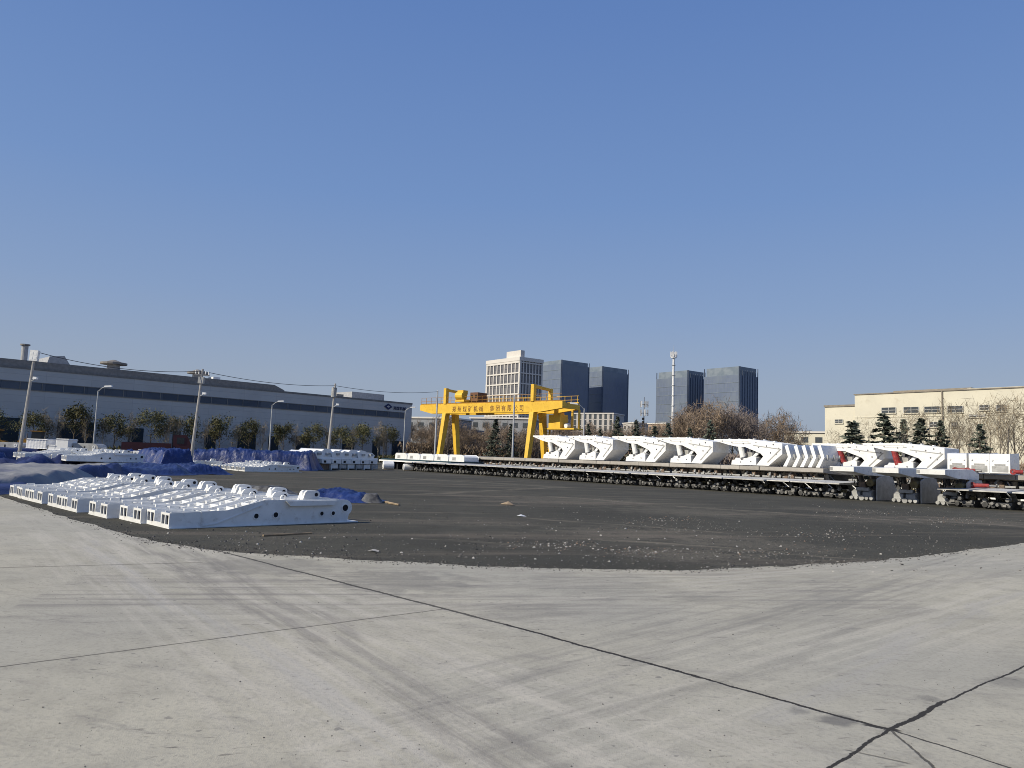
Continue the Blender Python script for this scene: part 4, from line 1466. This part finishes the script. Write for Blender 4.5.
street_lamp('street lamp standing behind the long blue tarpaulin', 270, 112, 405, 1)
street_lamp('street lamp at the right hand corner of the grey factory', 404, 130, 410.5, 1)
street_lamp('thin street lamp behind the leftmost chevron roof support', 583.5, 92, 409, -1)

# ------------------------------------------------------------------ trees
def trunk_mb(rnd, h, r, limbs, spread, n=6, zstart=.3, up=.6):
    m = MB()
    lean = Vector((rnd.uniform(-.05, .05), rnd.uniform(-.05, .05), 1))
    p0 = Vector((0, 0, 0)); k = 5
    pts_ = [Vector((lean.x * h * i / k + rnd.uniform(-.04, .04) * i * .3, lean.y * h * i / k, h * i / k)) for i in range(k + 1)]
    for i in range(k):
        m.cyl(pts_[i], pts_[i + 1], r * (1 - .85 * i / k), r * (1 - .85 * (i + 1) / k), n, False)
    ends = []
    def branch(p, d, L, rr_, depth):
        q = p + d * L
        m.cyl(p, q, rr_, rr_ * .5, 4, False)
        ends.append(q)
        if depth > 0:
            for _ in range(3):
                dd = (d + Vector((rnd.uniform(-.7, .7), rnd.uniform(-.7, .7), rnd.uniform(-.1, .6)))).normalized()
                branch(p + d * L * rnd.uniform(.45, 1), dd, L * rnd.uniform(.5, .75), rr_ * .5, depth - 1)
    for i in range(limbs):
        z = zstart + (1 - zstart) * (i + rnd.random()) / limbs
        z = min(.97, z)
        a = rnd.random() * 6.28
        base = Vector((lean.x * h * z, lean.y * h * z, h * z))
        d = Vector((math.cos(a), math.sin(a), up + rnd.uniform(-.2, .4))).normalized()
        branch(base, d, spread * (1.15 - z * .7) * rnd.uniform(.7, 1.1), r * .4 * (1.1 - z), 2)
    return m, ends

def leaves(rnd, pts_, n, spread, size, thin=1.0, squash=1.0, updir=0):
    m = MB()
    for _ in range(n):
        c = rnd.choice(pts_) + Vector((rnd.gauss(0, spread), rnd.gauss(0, spread), rnd.gauss(0, spread * squash)))
        d = Vector((rnd.gauss(0, 1), rnd.gauss(0, 1), rnd.gauss(0, 1) + updir)).normalized()
        e = d.orthogonal().normalized()
        e = (Matrix.Rotation(rnd.random() * 6.28, 3, d) @ e)
        s = size * rnd.uniform(.5, 1.3)
        m.add([c - d * s, c + e * s * thin * .5, c + d * s, c - e * s * thin * .5], [(0, 1, 2, 3)])
    return m

def make_conifer(seed, h, r, label='', group=None):
    rnd = random.Random(seed)
    t_ = thing('cedar_tree', label, 'evergreen tree', group=group)
    m = MB(); m.cyl((0, 0, 0), (0, 0, h * .97), h * .018, h * .003, 6, False)
    cl = []
    n = int(h * 11)
    for i in range(n):
        z = .10 + .90 * (i / n) ** .95
        a = rnd.random() * 6.28
        L = r * (1 - z) ** .85 * rnd.uniform(.45, 1.2) + .08
        dz = -L * rnd.uniform(.1, .35)
        p0, p1 = Vector((0, 0, h * z)), Vector((math.cos(a) * L, math.sin(a) * L, h * z + dz))
        m.cyl(p0, p1, .03, .01, 3, False)
        for k in range(int(6 + 16 * L / r)):
            f = .2 + .8 * rnd.random() ** .7
            cl.append(p0.lerp(p1, f) + Vector((0, 0, rnd.uniform(-.12, .06))))
    m.build('trunk', MT['bark'], t_)
    f = MB()
    for c in cl:
        for _ in range(1):
            d = Vector((rnd.gauss(0, 1), rnd.gauss(0, 1), rnd.gauss(-.25, .35))).normalized()
            e = (Matrix.Rotation(rnd.random() * 6.28, 3, d) @ d.orthogonal().normalized())
            s = rnd.uniform(.16, .34) * (h / 8) ** .4
            q = c + Vector((rnd.gauss(0, .1), rnd.gauss(0, .1), rnd.gauss(0, .06)))
            f.add([q - d * s, q + e * s * .45, q + d * s, q - e * s * .45], [(0, 1, 2, 3)])
    f.build('crown', MT['cedar'], t_)
    return t_
def make_round(seed, h, r, label='', group=None):
    rnd = random.Random(seed)
    t_ = thing('evergreen_tree', label, 'evergreen tree', group=group)
    m, ends = trunk_mb(rnd, h * .9, h * .02, 12, r * 1.0, 6, .32, .7)
    m.build('trunk', MT['bark'], t_)
    ends = [e for e in ends if e.z > h * .28]
    leaves(rnd, ends, 2600, r * .17, .17, .8).build('crown', MT['olivleaf'], t_)
    return t_
def make_bare(seed, h, r, label='', group=None, m1='brownleaf', bark='bark', dens=1800, up=1.0, thin=.09):
    rnd = random.Random(seed)
    t_ = thing('bare_tree', label, 'bare tree', group=group)
    m, ends = trunk_mb(rnd, h * .8, h * .016, 13, r * 1.0, 6, .25, up)
    m.build('trunk', MT[bark], t_)
    leaves(rnd, ends, dens, r * .13, .55, thin, 1.1, 1.0).build('crown', MT[m1], t_)
    return t_
def put(proto_list, k, px, D, py_top, h, label, group, first):
    p_ = proto_list[k % len(proto_list)]
    q = PD(px, 440, D)
    top = PD(px, py_top, D).z
    if p_ not in first:
        first.add(p_); o = p_
    else:
        o = copy_tree(p_)
    s = max(.3, top) / h
    o.location = (q.x, q.y, 0)
    o.scale = (s, s, s)
    o.rotation_euler = (0, 0, (k * 2.399) % 6.28)
    o['label'] = label
    o['group'] = group
    return o
first = set()
RD = [make_round(100 + k, 6, 2.5) for k in range(3)]
BRp = [make_bare(200 + k, 6, 1.2, bark='palebark', m1='tantwig', dens=260, up=1.8, thin=.06) for k in range(3)]
def fac_depth(px, off):
    s = on_line(FO + fn * off, fd, px, 3, -120, 20)
    return (FO + fn * off + fd * s).y
tx = [(33, 418), (73, 411), (114, 421), (151, 417), (183, 421), (220, 423), (249, 425.5), (284, 428), (314, 430), (340, 431.5), (363, 429), (387, 432), (-14, 414)]
for k, (px, pt) in enumerate(tx):
    lab = (ORD[k] + ' small evergreen from the left in front of the grey factory') if k < 12 else 'small evergreen at the very left edge of the photo'
    put(RD, k, px, fac_depth(px, -8), pt, 6, lab, 'small evergreens before the grey factory', first)
bx_ = [(46, 408), (57, 409), (85, 410), (103, 416), (130, 412), (168, 413), (177, 414), (205, 418), (236, 422), (262, 420), (296, 424), (327, 424), (352, 424), (379, 420), (384, 424)]
for k, (px, pt) in enumerate(bx_):
    put(BRp, k, px, fac_depth(px, -9.5), pt, 6, ORD[k] + ' thin bare sapling from the left before the grey factory', 'bare saplings before the grey factory', first)

# brown mass behind the crane and between the towers: single bare trees
BB = [make_bare(300 + k, 8, 3.0, dens=1500, thin=.10) for k in range(3)]
BR2 = [make_bare(320 + k, 8, 3.2, m1='redtwig', dens=1500, thin=.10) for k in range(2)]
TW = [make_bare(340 + k, 8, 2.6, m1='tantwig', bark='palebark', dens=330, up=1.6, thin=.06) for k in range(2)]
rr = random.Random(8)
k = 0
for px in range(414, 545, 7):
    put(BB, k, px + rr.uniform(-2, 2), 150 + rr.uniform(-8, 22), rr.uniform(424, 436) - (6 if 440 < px < 470 else 0), 8, 'brown bare tree in the thicket seen through the yellow crane', 'bare trees behind the yellow crane', first)
    k += 1
for px in range(548, 640, 9):
    put(BB, k, px + rr.uniform(-2, 2), 170 + rr.uniform(-8, 22), rr.uniform(424, 433), 8, 'brown bare tree in the thicket between the crane and the round mast', 'bare trees right of the crane', first)
    k += 1
spec = [(652, 430), (664, 426), (676, 419), (688, 413), (697, 409), (706, 406), (716, 411), (724, 414), (733, 411), (741, 414), (748, 419), (756, 424), (769, 426), (779, 414), (790, 432)]
for k, (px, pt) in enumerate(spec):
    red = 722 < px < 760
    put(BR2 if red else BB, k, px, 165 + (k * 37 % 23), pt, 8, ORD[k] + ' brown bare tree from the left in the clump before the dark towers', 'bare trees before the dark glass towers', first)
CN = [make_conifer(400 + k, 9, 2.6) for k in range(3)]
cs = [(495, 419, 140), (511, 424, 140), (588, 424, 140), (617, 416, 140), (636, 420, 140), (668, 423, 135), (690, 428, 135), (710, 420, 135), (600, 429, 150), (655, 426, 140)]
for k, (px, pt, D) in enumerate(cs):
    put(CN, k, px, D, pt, 9, ORD[k] + ' dark cedar counted along the line behind the white chevron supports' if k not in (0, 1) else ['slim dark cedar behind the middle of the crane', 'shorter dark cedar beside the pole under the crane'][k], 'dark cedars behind the supports', first)
cr = [(853, 421.5, 74, 2.0), (884, 413, 74, 1.6), (921, 418, 72, 1.45), (941, 420, 72, 1.0), (980, 424, 72, 1.1), (904, 419, 78, .9)]
for k, (px, pt, D, sx) in enumerate(cr):
    o = put(CN, k + 1, px, D, pt, 9, ORD[k] + ' dark cedar listed before the cream factory', 'dark cedars before the cream factory', first)
    o['label'] = ['broad dark cedar at the left end of the cream factory', 'tallest pointed cedar before the cream factory', 'narrow pointed cedar in the middle of the cream factory', 'thin cedar just right of the narrow pointed one', 'dark cedar among bare trees at the right of the cream factory', 'small brownish cedar between two tall ones before the cream factory'][k]
    o.scale = (o.scale[0] * sx, o.scale[1] * sx, o.scale[2])
bt = [(896, 412), (915, 414), (932, 409), (950, 404), (960, 409), (969, 414), (978, 400), (990, 412), (999, 404), (1008, 398), (1016, 396), (1026, 404), (870, 420), (835, 431)]
for k, (px, pt) in enumerate(bt):
    put(TW, k, px, 76 + (k * 7 % 9), pt, 8, ORD[k] + ' pale bare tree from the left before the cream factory' if k < 12 else 'low bare shrub left of the cedars before the cream factory', 'pale bare trees before the cream factory', first)
# low undergrowth hiding the foot of the buildings
def thicket(name, a, b, hmin, hmax, n, m, seed):
    rnd = random.Random(seed)
    mb = MB()
    for _ in range(n):
        t_ = rnd.random()
        q = a.lerp(b, t_) + Vector((rnd.gauss(0, 1.2), rnd.gauss(0, 1.2), 0))
        hh = hmin + (hmax - hmin) * (0.5 + 0.5 * noise.noise(q * .25))
        c = Vector((q.x, q.y, rnd.random() ** .8 * hh))
        d = Vector((rnd.gauss(0, .6), rnd.gauss(0, .6), 1)).normalized()
        e = Matrix.Rotation(rnd.random() * 6.28, 3, d) @ d.orthogonal().normalized()
        s = rnd.uniform(.25, .6)
        mb.add([c - d * s, c + e * s * .22, c + d * s, c - e * s * .22], [(0, 1, 2, 3)])
    tag(mb.build(name, m), kind='stuff')
def g0(px, D): q = PD(px, 440, D); return Vector((q.x, q.y, 0))
thicket('undergrowth', g0(408, 150), g0(660, 150), 2.6, 4.6, 16000, MT['brownleaf'], 1)
thicket('undergrowth', g0(640, 150), g0(800, 150), 2.6, 5.0, 10000, MT['redtwig'], 2)
thicket('undergrowth', g0(800, 84), g0(1060, 72), 1.4, 3.4, 9000, MT['brownleaf'], 3)
thicket('undergrowth', FO - fn * 6 - fd * 105, FO - fn * 6, .6, 1.6, 6000, MT['olivleaf'], 4)

# ------------------------------------------------------------------ cream factory at right
CE = PD(845, 420, 105)
cdv = -B * 1.0
CROT = math.atan2(cdv.y, cdv.x)
CO2 = Vector((CE.x, CE.y, 0))
cn_ = Vector((-cdv.y, cdv.x, 0))
def cx(px, z=8, off=0): return on_line(CO2 + cn_ * off, cdv, px, z, -30, 60)
def cz(px, py, off=0):
    d = ray(px, py)
    q0 = CO2 + cn_ * off
    return (CAM + d * ((q0 - CAM).dot(cn_) / d.dot(cn_))).z
MT['cream'] = mat('cream_render', (0.66, 0.62, 0.50), .85, col2=(0.60, 0.565, 0.46), scale=.3, grime_or_highlight=(0.50, 0.45, 0.35), patch_scale=.8)
MT['creamdark'] = mat('brown_coping', (0.27, 0.235, 0.19), .8)
MT['winglass'] = mat('grey_window_glass', (0.07, 0.08, 0.09), .2)
cf = thing('cream_factory', 'cream rendered factory with a row of wide windows behind bare trees', 'factory', CO2, CROT)
x_a, x_b, x_c = cx(855), cx(824, 6), 70
z_m = cz(886, 393.3); z_l = cz(835, 406)
m = MB()
m.box(x_a, x_c, 0, 25, 0, z_m)
m.box(x_b, x_a - .002, .3, 25, 0, z_l)
wl = m.build('wall', MT['cream'], cf)
m = MB()
m.box(x_a - .1, x_c, -.12, -.002, z_m - .05, z_m + .08)
m.box(x_b - .1, x_a - .1, .18, .298, z_l - .1, z_l + .16)
m.build('coping', MT['creamdark'], cf)
xs, xe2 = cx(888, 11), cx(966, 11)
m = MB(); m.box(xs, xe2, 1.5, 8, z_m + .18, cz(930, 389.3, 1.5)); m.build('raised_roof', MT['creamdark'], cf)
m = MB(); m.box(xe2 + .01, x_c, .2, 8, z_m + .002, cz(1000, 387.1, .2)); m.build('upper_wall', MT['cream'], cf)
m = MB(); m.box(x_a, x_c, -.06, -.002, cz(900, 417), cz(900, 417) + .12); m.build('string_course', MT['cream'], cf)
for (a_, b_, ya, yb) in ((882, 896, 407.5, 413), (904.5, 919, 407, 413), (925, 940.5, 406.5, 412.5), (948, 963.5, 406, 412.5), (980, 989, 405, 410), (997, 1007, 405, 411), (834.5, 842, 419.5, 423), (930, 938, 422, 427), (952, 957, 422, 427), (970, 985, 414, 417)):
    xa, xb = cx(a_), cx(b_)
    yo = .3 if a_ < 850 else 0
    mid_ = (a_ + b_) / 2
    z1, z0 = cz(mid_, ya, yo), cz(mid_, yb, yo)
    m = MB(); m.box(xa, xb, yo - .05, yo - .002, z0, z1); wo = m.build('window', MT['winglass'], cf)
    m = MB()
    k_ = max(2, int((xb - xa) / .8))
    for i in range(k_ + 1):
        x = xa + (xb - xa) * i / k_
        m.box(x - .04, x + .04, yo - .1, yo - .052, z0, z1)
    m.box(xa, xb, yo - .1, yo - .052, (z0 + z1) / 2 - .04, (z0 + z1) / 2 + .04)
    m.build('window_frame', MT['greywhite'], wo)
    m = MB(); m.box(xa - .1, xb + .1, yo - .16, yo - .002, z0 - .12, z0 - .002); m.build('sill', MT['cream'], wo)
m = MB(); m.cyl((cx(943), -.12, 0), (cx(943), -.12, z_m), .09, n=6); m.build('downpipe', MT['creamdark'], cf)

# ------------------------------------------------------------------ distant city
def facade(name, base, base2, mull, bw, bh, mort, rough=.25, reflect_col=None, spec=.5):
    m, t, b = newmat(name)
    tc = t.nodes.new('ShaderNodeTexCoord').outputs['Object']
    # uv = (x + y, z)
    sx = t.nodes.new('ShaderNodeSeparateXYZ'); t.links.new(tc, sx.inputs[0])
    cb = t.nodes.new('ShaderNodeCombineXYZ')
    t.links.new((S(t, sx.outputs[0]) + S(t, sx.outputs[1])).k, cb.inputs[0])
    t.links.new(sx.outputs[2], cb.inputs[1])
    br = t.nodes.new('ShaderNodeTexBrick')
    br.offset = 0
    br.inputs['Scale'].default_value = 1
    br.inputs['Brick Width'].default_value = bw
    br.inputs['Row Height'].default_value = bh
    br.inputs['Mortar Size'].default_value = mort
    br.inputs['Mortar Smooth'].default_value = .1
    br.inputs['Color1'].default_value = (*base, 1)
    br.inputs['Color2'].default_value = (*base2, 1)
    br.inputs['Mortar'].default_value = (*mull, 1)
    t.links.new(cb.outputs[0], br.inputs['Vector'])
    c = br.outputs[0]
    if reflect_col:  # soft patches paint mirrored surroundings into the glass colour
        nz = noise_s(t, tc, .045, 4, .55)
        c = mix(t, nz.step(.42, .62) * .75, c, reflect_col)
        nz2 = noise_s(t, tc, .02, 3, .5)
        c = mix(t, nz2.step(.5, .7) * .6, c, tuple(q * .6 for q in base))
    t.links.new(c, b.inputs['Base Color'])
    b.inputs['Roughness'].default_value = rough
    b.inputs['Specular IOR Level'].default_value = spec
    return m
MT['tower'] = facade('hazy_blue_curtain_wall', (0.125, 0.155, 0.225), (0.15, 0.18, 0.25), (0.14, 0.17, 0.21), 1.6, 3.6, .12, .3, (0.17, 0.20, 0.24), .5)  # glass lightened and blued for distance haze, reflections painted in as patches
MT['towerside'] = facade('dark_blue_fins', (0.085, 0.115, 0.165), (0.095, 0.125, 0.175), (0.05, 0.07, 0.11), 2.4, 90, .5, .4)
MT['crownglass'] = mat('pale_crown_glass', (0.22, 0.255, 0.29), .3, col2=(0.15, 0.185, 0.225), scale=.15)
MT['towerdark'] = mat('dark_pier', (0.11, 0.14, 0.20), .5)  # piers lightened and blued too, as painted distance haze
MT['office'] = mat('pale_stone_frame', (0.66, 0.62, 0.57), .8, col2=(0.60, 0.57, 0.52), scale=.05)
MT['officewin'] = facade('office_window', (0.14, 0.14, 0.15), (0.20, 0.19, 0.19), (0.10, 0.10, 0.11), 2.0, 3.6, .2, .3)
def corner(px, D): return g0(px, D)
def top_z(px, py, D): return PD(px, py, D).z
def wid(px_c, D, px_e, dirv):
    o = g0(px_c, D)
    return abs(on_line(o, dirv, px_e, 40, 0, 160))
def tower(label, pc, D, pl, pr, ytop, crown, fins=True):
    o = g0(pc, D)
    WL, WR = wid(pc, D, pl, B), wid(pc, D, pr, A)
    t_ = thing('glass_tower', label, 'tower block', o, ROTB)
    zt = top_z(pc, ytop, D)
    cr_ = crown * D / FPX
    m = MB(); m.box(-WL, 0, 0, WR, 0, zt - cr_)
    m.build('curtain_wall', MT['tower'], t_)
    m = MB()
    m.box(-WL + 1.5, -.8, .8, 1.1, zt - cr_ + .01, zt)
    m.box(-WL + 1.5, -WL + 1.8, 1.1, WR - 1, zt - cr_ + .01, zt)
    m.box(-1.1, -.8, 1.1, WR - .8, zt - cr_ + .01, zt)
    m.box(-WL + 1.8, -1.1, WR - 1.1, WR - .8, zt - cr_ + .01, zt)
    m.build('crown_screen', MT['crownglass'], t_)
    m = MB()
    n_ = 7
    for i in range(n_ + 1):
        if not fins and 0 < i < n_: continue
        y = .2 + (WR - .6) * i / n_
        m.box(.01, .45, y, y + .5, 4, zt - (.02 if i in (0, n_) else cr_ * .4))
    m.box(-WL - .3, -WL, 0, .8, 4, zt - .1)
    m.box(-.55, .0, -.45, -.02, 4, zt - .02)
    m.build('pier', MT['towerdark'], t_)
    m = MB()
    k_ = int(zt / 7.2)
    for i in range(1, k_):
        m.box(-WL + .4, -.6, -.2, -.02, i * 7.2, i * 7.2 + .35)
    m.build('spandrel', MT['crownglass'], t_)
    return t_
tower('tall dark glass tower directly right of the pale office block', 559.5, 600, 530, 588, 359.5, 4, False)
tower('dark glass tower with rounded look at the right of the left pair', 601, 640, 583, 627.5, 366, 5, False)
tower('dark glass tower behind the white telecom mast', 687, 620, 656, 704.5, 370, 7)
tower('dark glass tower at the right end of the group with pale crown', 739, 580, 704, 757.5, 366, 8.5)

D = 445
o = g0(517, D)
WL, WR = wid(517, D, 485.3, B), wid(517, D, 542, A)
ob = thing('office_block', 'pale stone office block with a regular window grid behind the crane', 'office block', o, ROTB)
zt = top_z(517, 356.5, D)
m = MB(); m.box(-WL + .4, -.4, .4, WR - .4, 0, zt - 1.5); m.build('glazing', MT['officewin'], ob)
m = MB()
nb = 9
for i in range(nb + 1):
    x = -WL + (WL - .9) * i / nb
    big_ = i in (0, nb)
    m.box(x, x + (1.3 if big_ else .75), 0, .4, 0, zt - 2.2)
for i in range(8):
    y = .41 + (WR - 1.4) * i / 7
    m.box(-.4, 0, y, y + (1.1 if i in (0, 7) else .6), 0, zt - 2.2)
nf = 8
for i in range(nf + 1):
    z = zt - 3.5 - i * 6.2
    m.box(-WL, 0, -.12, -.002, z, z + 1.3 if i == 0 else z + .8)
    m.box(.002, .12, 0, WR, z, z + .7)
m.box(-WL - .3, .3, -.3, WR + .3, zt - 2.19, zt)
m.build('stone_frame', MT['office'], ob)
x0_ = -wid(517, D, 504, B)
m = MB(); m.box(x0_, -.5, 1, WR * .22, zt + .002, top_z(512, 349.5, D)); m.build('penthouse', MT['office'], ob)

def lowrise(label, pl, pr, D, ytop, m1, rows, name='apartment_building', cat='building', wh=1.6, bay=3.2):
    a_, b_ = g0(pl, D), g0(pr, D * .97)
    d = b_ - a_
    L = d.length
    t_ = thing(name, label, cat, a_, math.atan2(d.y, d.x))
    zt = top_z((pl + pr) / 2, ytop, D)
    m = MB(); m.box(0, L, 0, 14, 0, zt); m.build('wall', m1, t_)
    m = MB(); m.box(-.4, L + .4, -.4, 14.4, zt + .002, zt + .5); m.build('roof_slab', MT['office'], t_)
    nb_ = min(24, max(3, int(L / bay)))
    for r_ in range(rows):
        z = zt - 2.8 - r_ * 3.3
        for i in range(nb_):
            x = L * (i + .25) / nb_
            m = MB(); m.box(x, x + L / nb_ * .5, -.06, -.002, z, z + wh); m.build('window', MT['winglass'], t_)
    return t_
MT['pale'] = mat('pale_render', (0.50, 0.47, 0.44), .85)
MT['tan'] = mat('tan_render', (0.40, 0.30, 0.22), .85)
MT['hazy'] = mat('haze_tinted_render', (0.27, 0.28, 0.30), .85)  # wall tone with distance haze mixed into the colour
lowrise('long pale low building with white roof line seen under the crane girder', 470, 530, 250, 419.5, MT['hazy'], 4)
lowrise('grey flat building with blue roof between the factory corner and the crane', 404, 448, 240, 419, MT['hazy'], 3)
lowrise('pale striped apartment block behind the crane platform', 572, 613, 420, 414.5, MT['pale'], 4, wh=2.9, bay=3)
lowrise('small pale block between the cedars right of the crane', 623, 634, 400, 424, MT['pale'], 3)
lowrise('small tan block left of the white telecom mast', 648, 666, 380, 424.5, MT['tan'], 3)
lowrise('low cream building far off left of the cream factory', 784, 826, 230, 433.5, MT['cream'], 1, bay=7)

def tmast():
    D = 300
    q = g0(672.5, D)
    t_ = thing('telecom_mast', 'tall white telecom mast with antennas before the dark towers', 'mast', q)
    zt = top_z(673, 354, D)
    m = MB(); m.cyl((0, 0, 0), (0, 0, zt), .62, .42, n=12); m.build('shaft', MT['mastwhite'], t_)
    m = MB(); m.cyl((0, 0, zt), (0, 0, top_z(673, 345, D)), .12, .04, n=6); m.build('spike', MT['galv'], t_)
    m = MB(); m.cyl((0, 0, zt - 1.6), (0, 0, zt - 1.4), 1.1, n=14); m.ring((0, 0, zt - .5), (0, 0, 1), 1.15, 1.08, .08, 16); m.build('platform', MT['mastwhite'], t_)
    for k in range(6):
        a_ = k * PI / 3
        m = MB(); x, y = 1.15 * math.cos(a_), 1.15 * math.sin(a_)
        m.box(x - .2, x + .2, y - .15, y + .15, zt - 1.3, zt + .9); m.build('antenna', MT['mastwhite'], t_)
    m = MB()
    for z in range(4, int(zt), 4): m.cyl((0, 0, z), (0, 0, z + .25), .75, n=12)
    m.build('flange', MT['galv'], t_)
tmast()
def atree():
    D = 200
    q = g0(643.5, D)
    t_ = thing('antenna_pole', 'short dark antenna pole with two tiers of white panels beside the cedars', 'antenna', q)
    zt = top_z(643.5, 397, D)
    m = MB(); m.cyl((0, 0, 0), (0, 0, zt), .25, .08, n=8); m.build('shaft', MT['steel'], t_)
    for tier, z in enumerate((zt - 2.0, zt - 4.2)):
        m = MB(); m.ring((0, 0, z), (0, 0, 1), .9, .8, .1, 12); m.box(-.9, .9, -.04, .04, z - .05, z + .05); m.build('bracket', MT['steel'], t_)
        for k in range(5):
            a_ = k * 1.2566 + tier
            x, y = .95 * math.cos(a_), .95 * math.sin(a_)
            m = MB(); m.box(x - .16, x + .16, y - .1, y + .1, z - .7, z + .9); m.build('antenna', MT['cleanwhite'] if k % 2 else MT['galv'], t_)
    for k in range(5):
        m = MB(); m.box(-.45, .1, -.3, .3, zt - 6 - k * .9, zt - 5.4 - k * .9); m.build('radio_unit', MT['dark'], t_)
atree()

# ------------------------------------------------------------------ machines by the factory
def wheel(parent, x, y, r, wdt):
    m = MB(); m.cyl((x, y - wdt / 2, r), (x, y + wdt / 2, r), r, n=16); w_ = m.build('wheel', MT['tyre'], parent)
    m = MB(); m.cyl((x, y - wdt / 2 - .02, r), (x, y + wdt / 2 + .02, r), r * .5, n=12); m.build('rim', MT['galv'], w_)
def loader(label, px, D):
    t_ = thing('wheel_loader', label, 'wheel loader', g0(px, D), R_(15))
    m = MB(); m.prism([(-2.4, .9), (-2.4, 2.1), (-2.0, 2.5), (.2, 2.5), (.4, 1.2), (1.8, 1.2), (1.8, .8)], -1.1, 1.1, 'y'); m.build('body', MT['yellow2'], t_)
    m = MB(); m.box(-.7, .6, -.85, .85, 2.52, 3.6); c_ = m.build('cab', MT['glass'], t_)
    m = MB(); m.box(-.85, .75, -.95, .95, 3.602, 3.75); m.build('cab_roof', MT['yellow2'], c_)
    m = MB()
    for y in (-.8, .6): m.prism([(.6, 1.9), (.8, 2.2), (3.0, 1.4), (3.2, .6), (2.9, .6), (2.7, 1.2)], y, y + .2, 'y')
    m.build('lift_arm', MT['yellow2'], t_)
    m = MB(); m.prism([(3.0, .3), (3.1, 1.3), (3.5, 1.5), (3.35, .5), (4.2, .15), (4.2, .05)], -1.4, 1.4, 'y'); m.build('bucket', MT['yellow2'], t_)
    for x in (-1.6, 1.5):
        for y in (-1.1, 1.1): wheel(t_, x, y, .75, .5)
    m = MB(); m.cyl((-1.6, .3, 2.5), (-1.6, .3, 3.3), .08); m.build('exhaust', MT['steel'], t_)
    return t_
l1 = loader('yellow wheel loader behind the ribbed white crate by the factory', 38, 88)
l1.scale = (.75, .75, .75)
l2 = copy_tree(l1)
l2.location = g0(-4, 88)
l2['label'] = 'yellow wheel loader cut off by the left edge of the photo'
tk = thing('cargo_truck', 'maroon cargo truck parked behind the humped blue tarpaulin', 'truck', g0(158, 88), R_(22))
m = MB(); m.prism([(1.6, .8), (1.6, 2.9), (3.0, 2.9), (3.5, 1.9), (3.6, .8)], -1.1, 1.1, 'y'); cb_ = m.build('cab', MT['maroon'], tk)
m = MB(); m.prism([(3.05, 2.75), (3.46, 1.95), (3.48, 1.97), (3.08, 2.78)], -1.0, 1.0, 'y'); m.build('windscreen', MT['glass'], cb_)
m = MB(); m.box(2.0, 2.8, -1.12, -1.102, 1.9, 2.6); m.build('side_window', MT['glass'], cb_)
m = MB(); m.box(-3.6, 1.4, -1.2, 1.2, 1.0, 1.15); m.box(-3.6, 1.4, -1.2, -1.12, 1.152, 1.9); m.box(-3.6, 1.4, 1.12, 1.2, 1.152, 1.9); m.box(-3.6, -3.5, -1.118, 1.118, 1.152, 1.9); m.build('cargo_bed', MT['maroon'], tk)
m = MB(); m.box(-3.5, 3.4, -.5, .5, .6, .8); m.build('chassis', MT['steel'], tk)
for x in (-2.6, -1.4, 2.5):
    for y in (-.95, .95): wheel(tk, x, y, .5, .3)
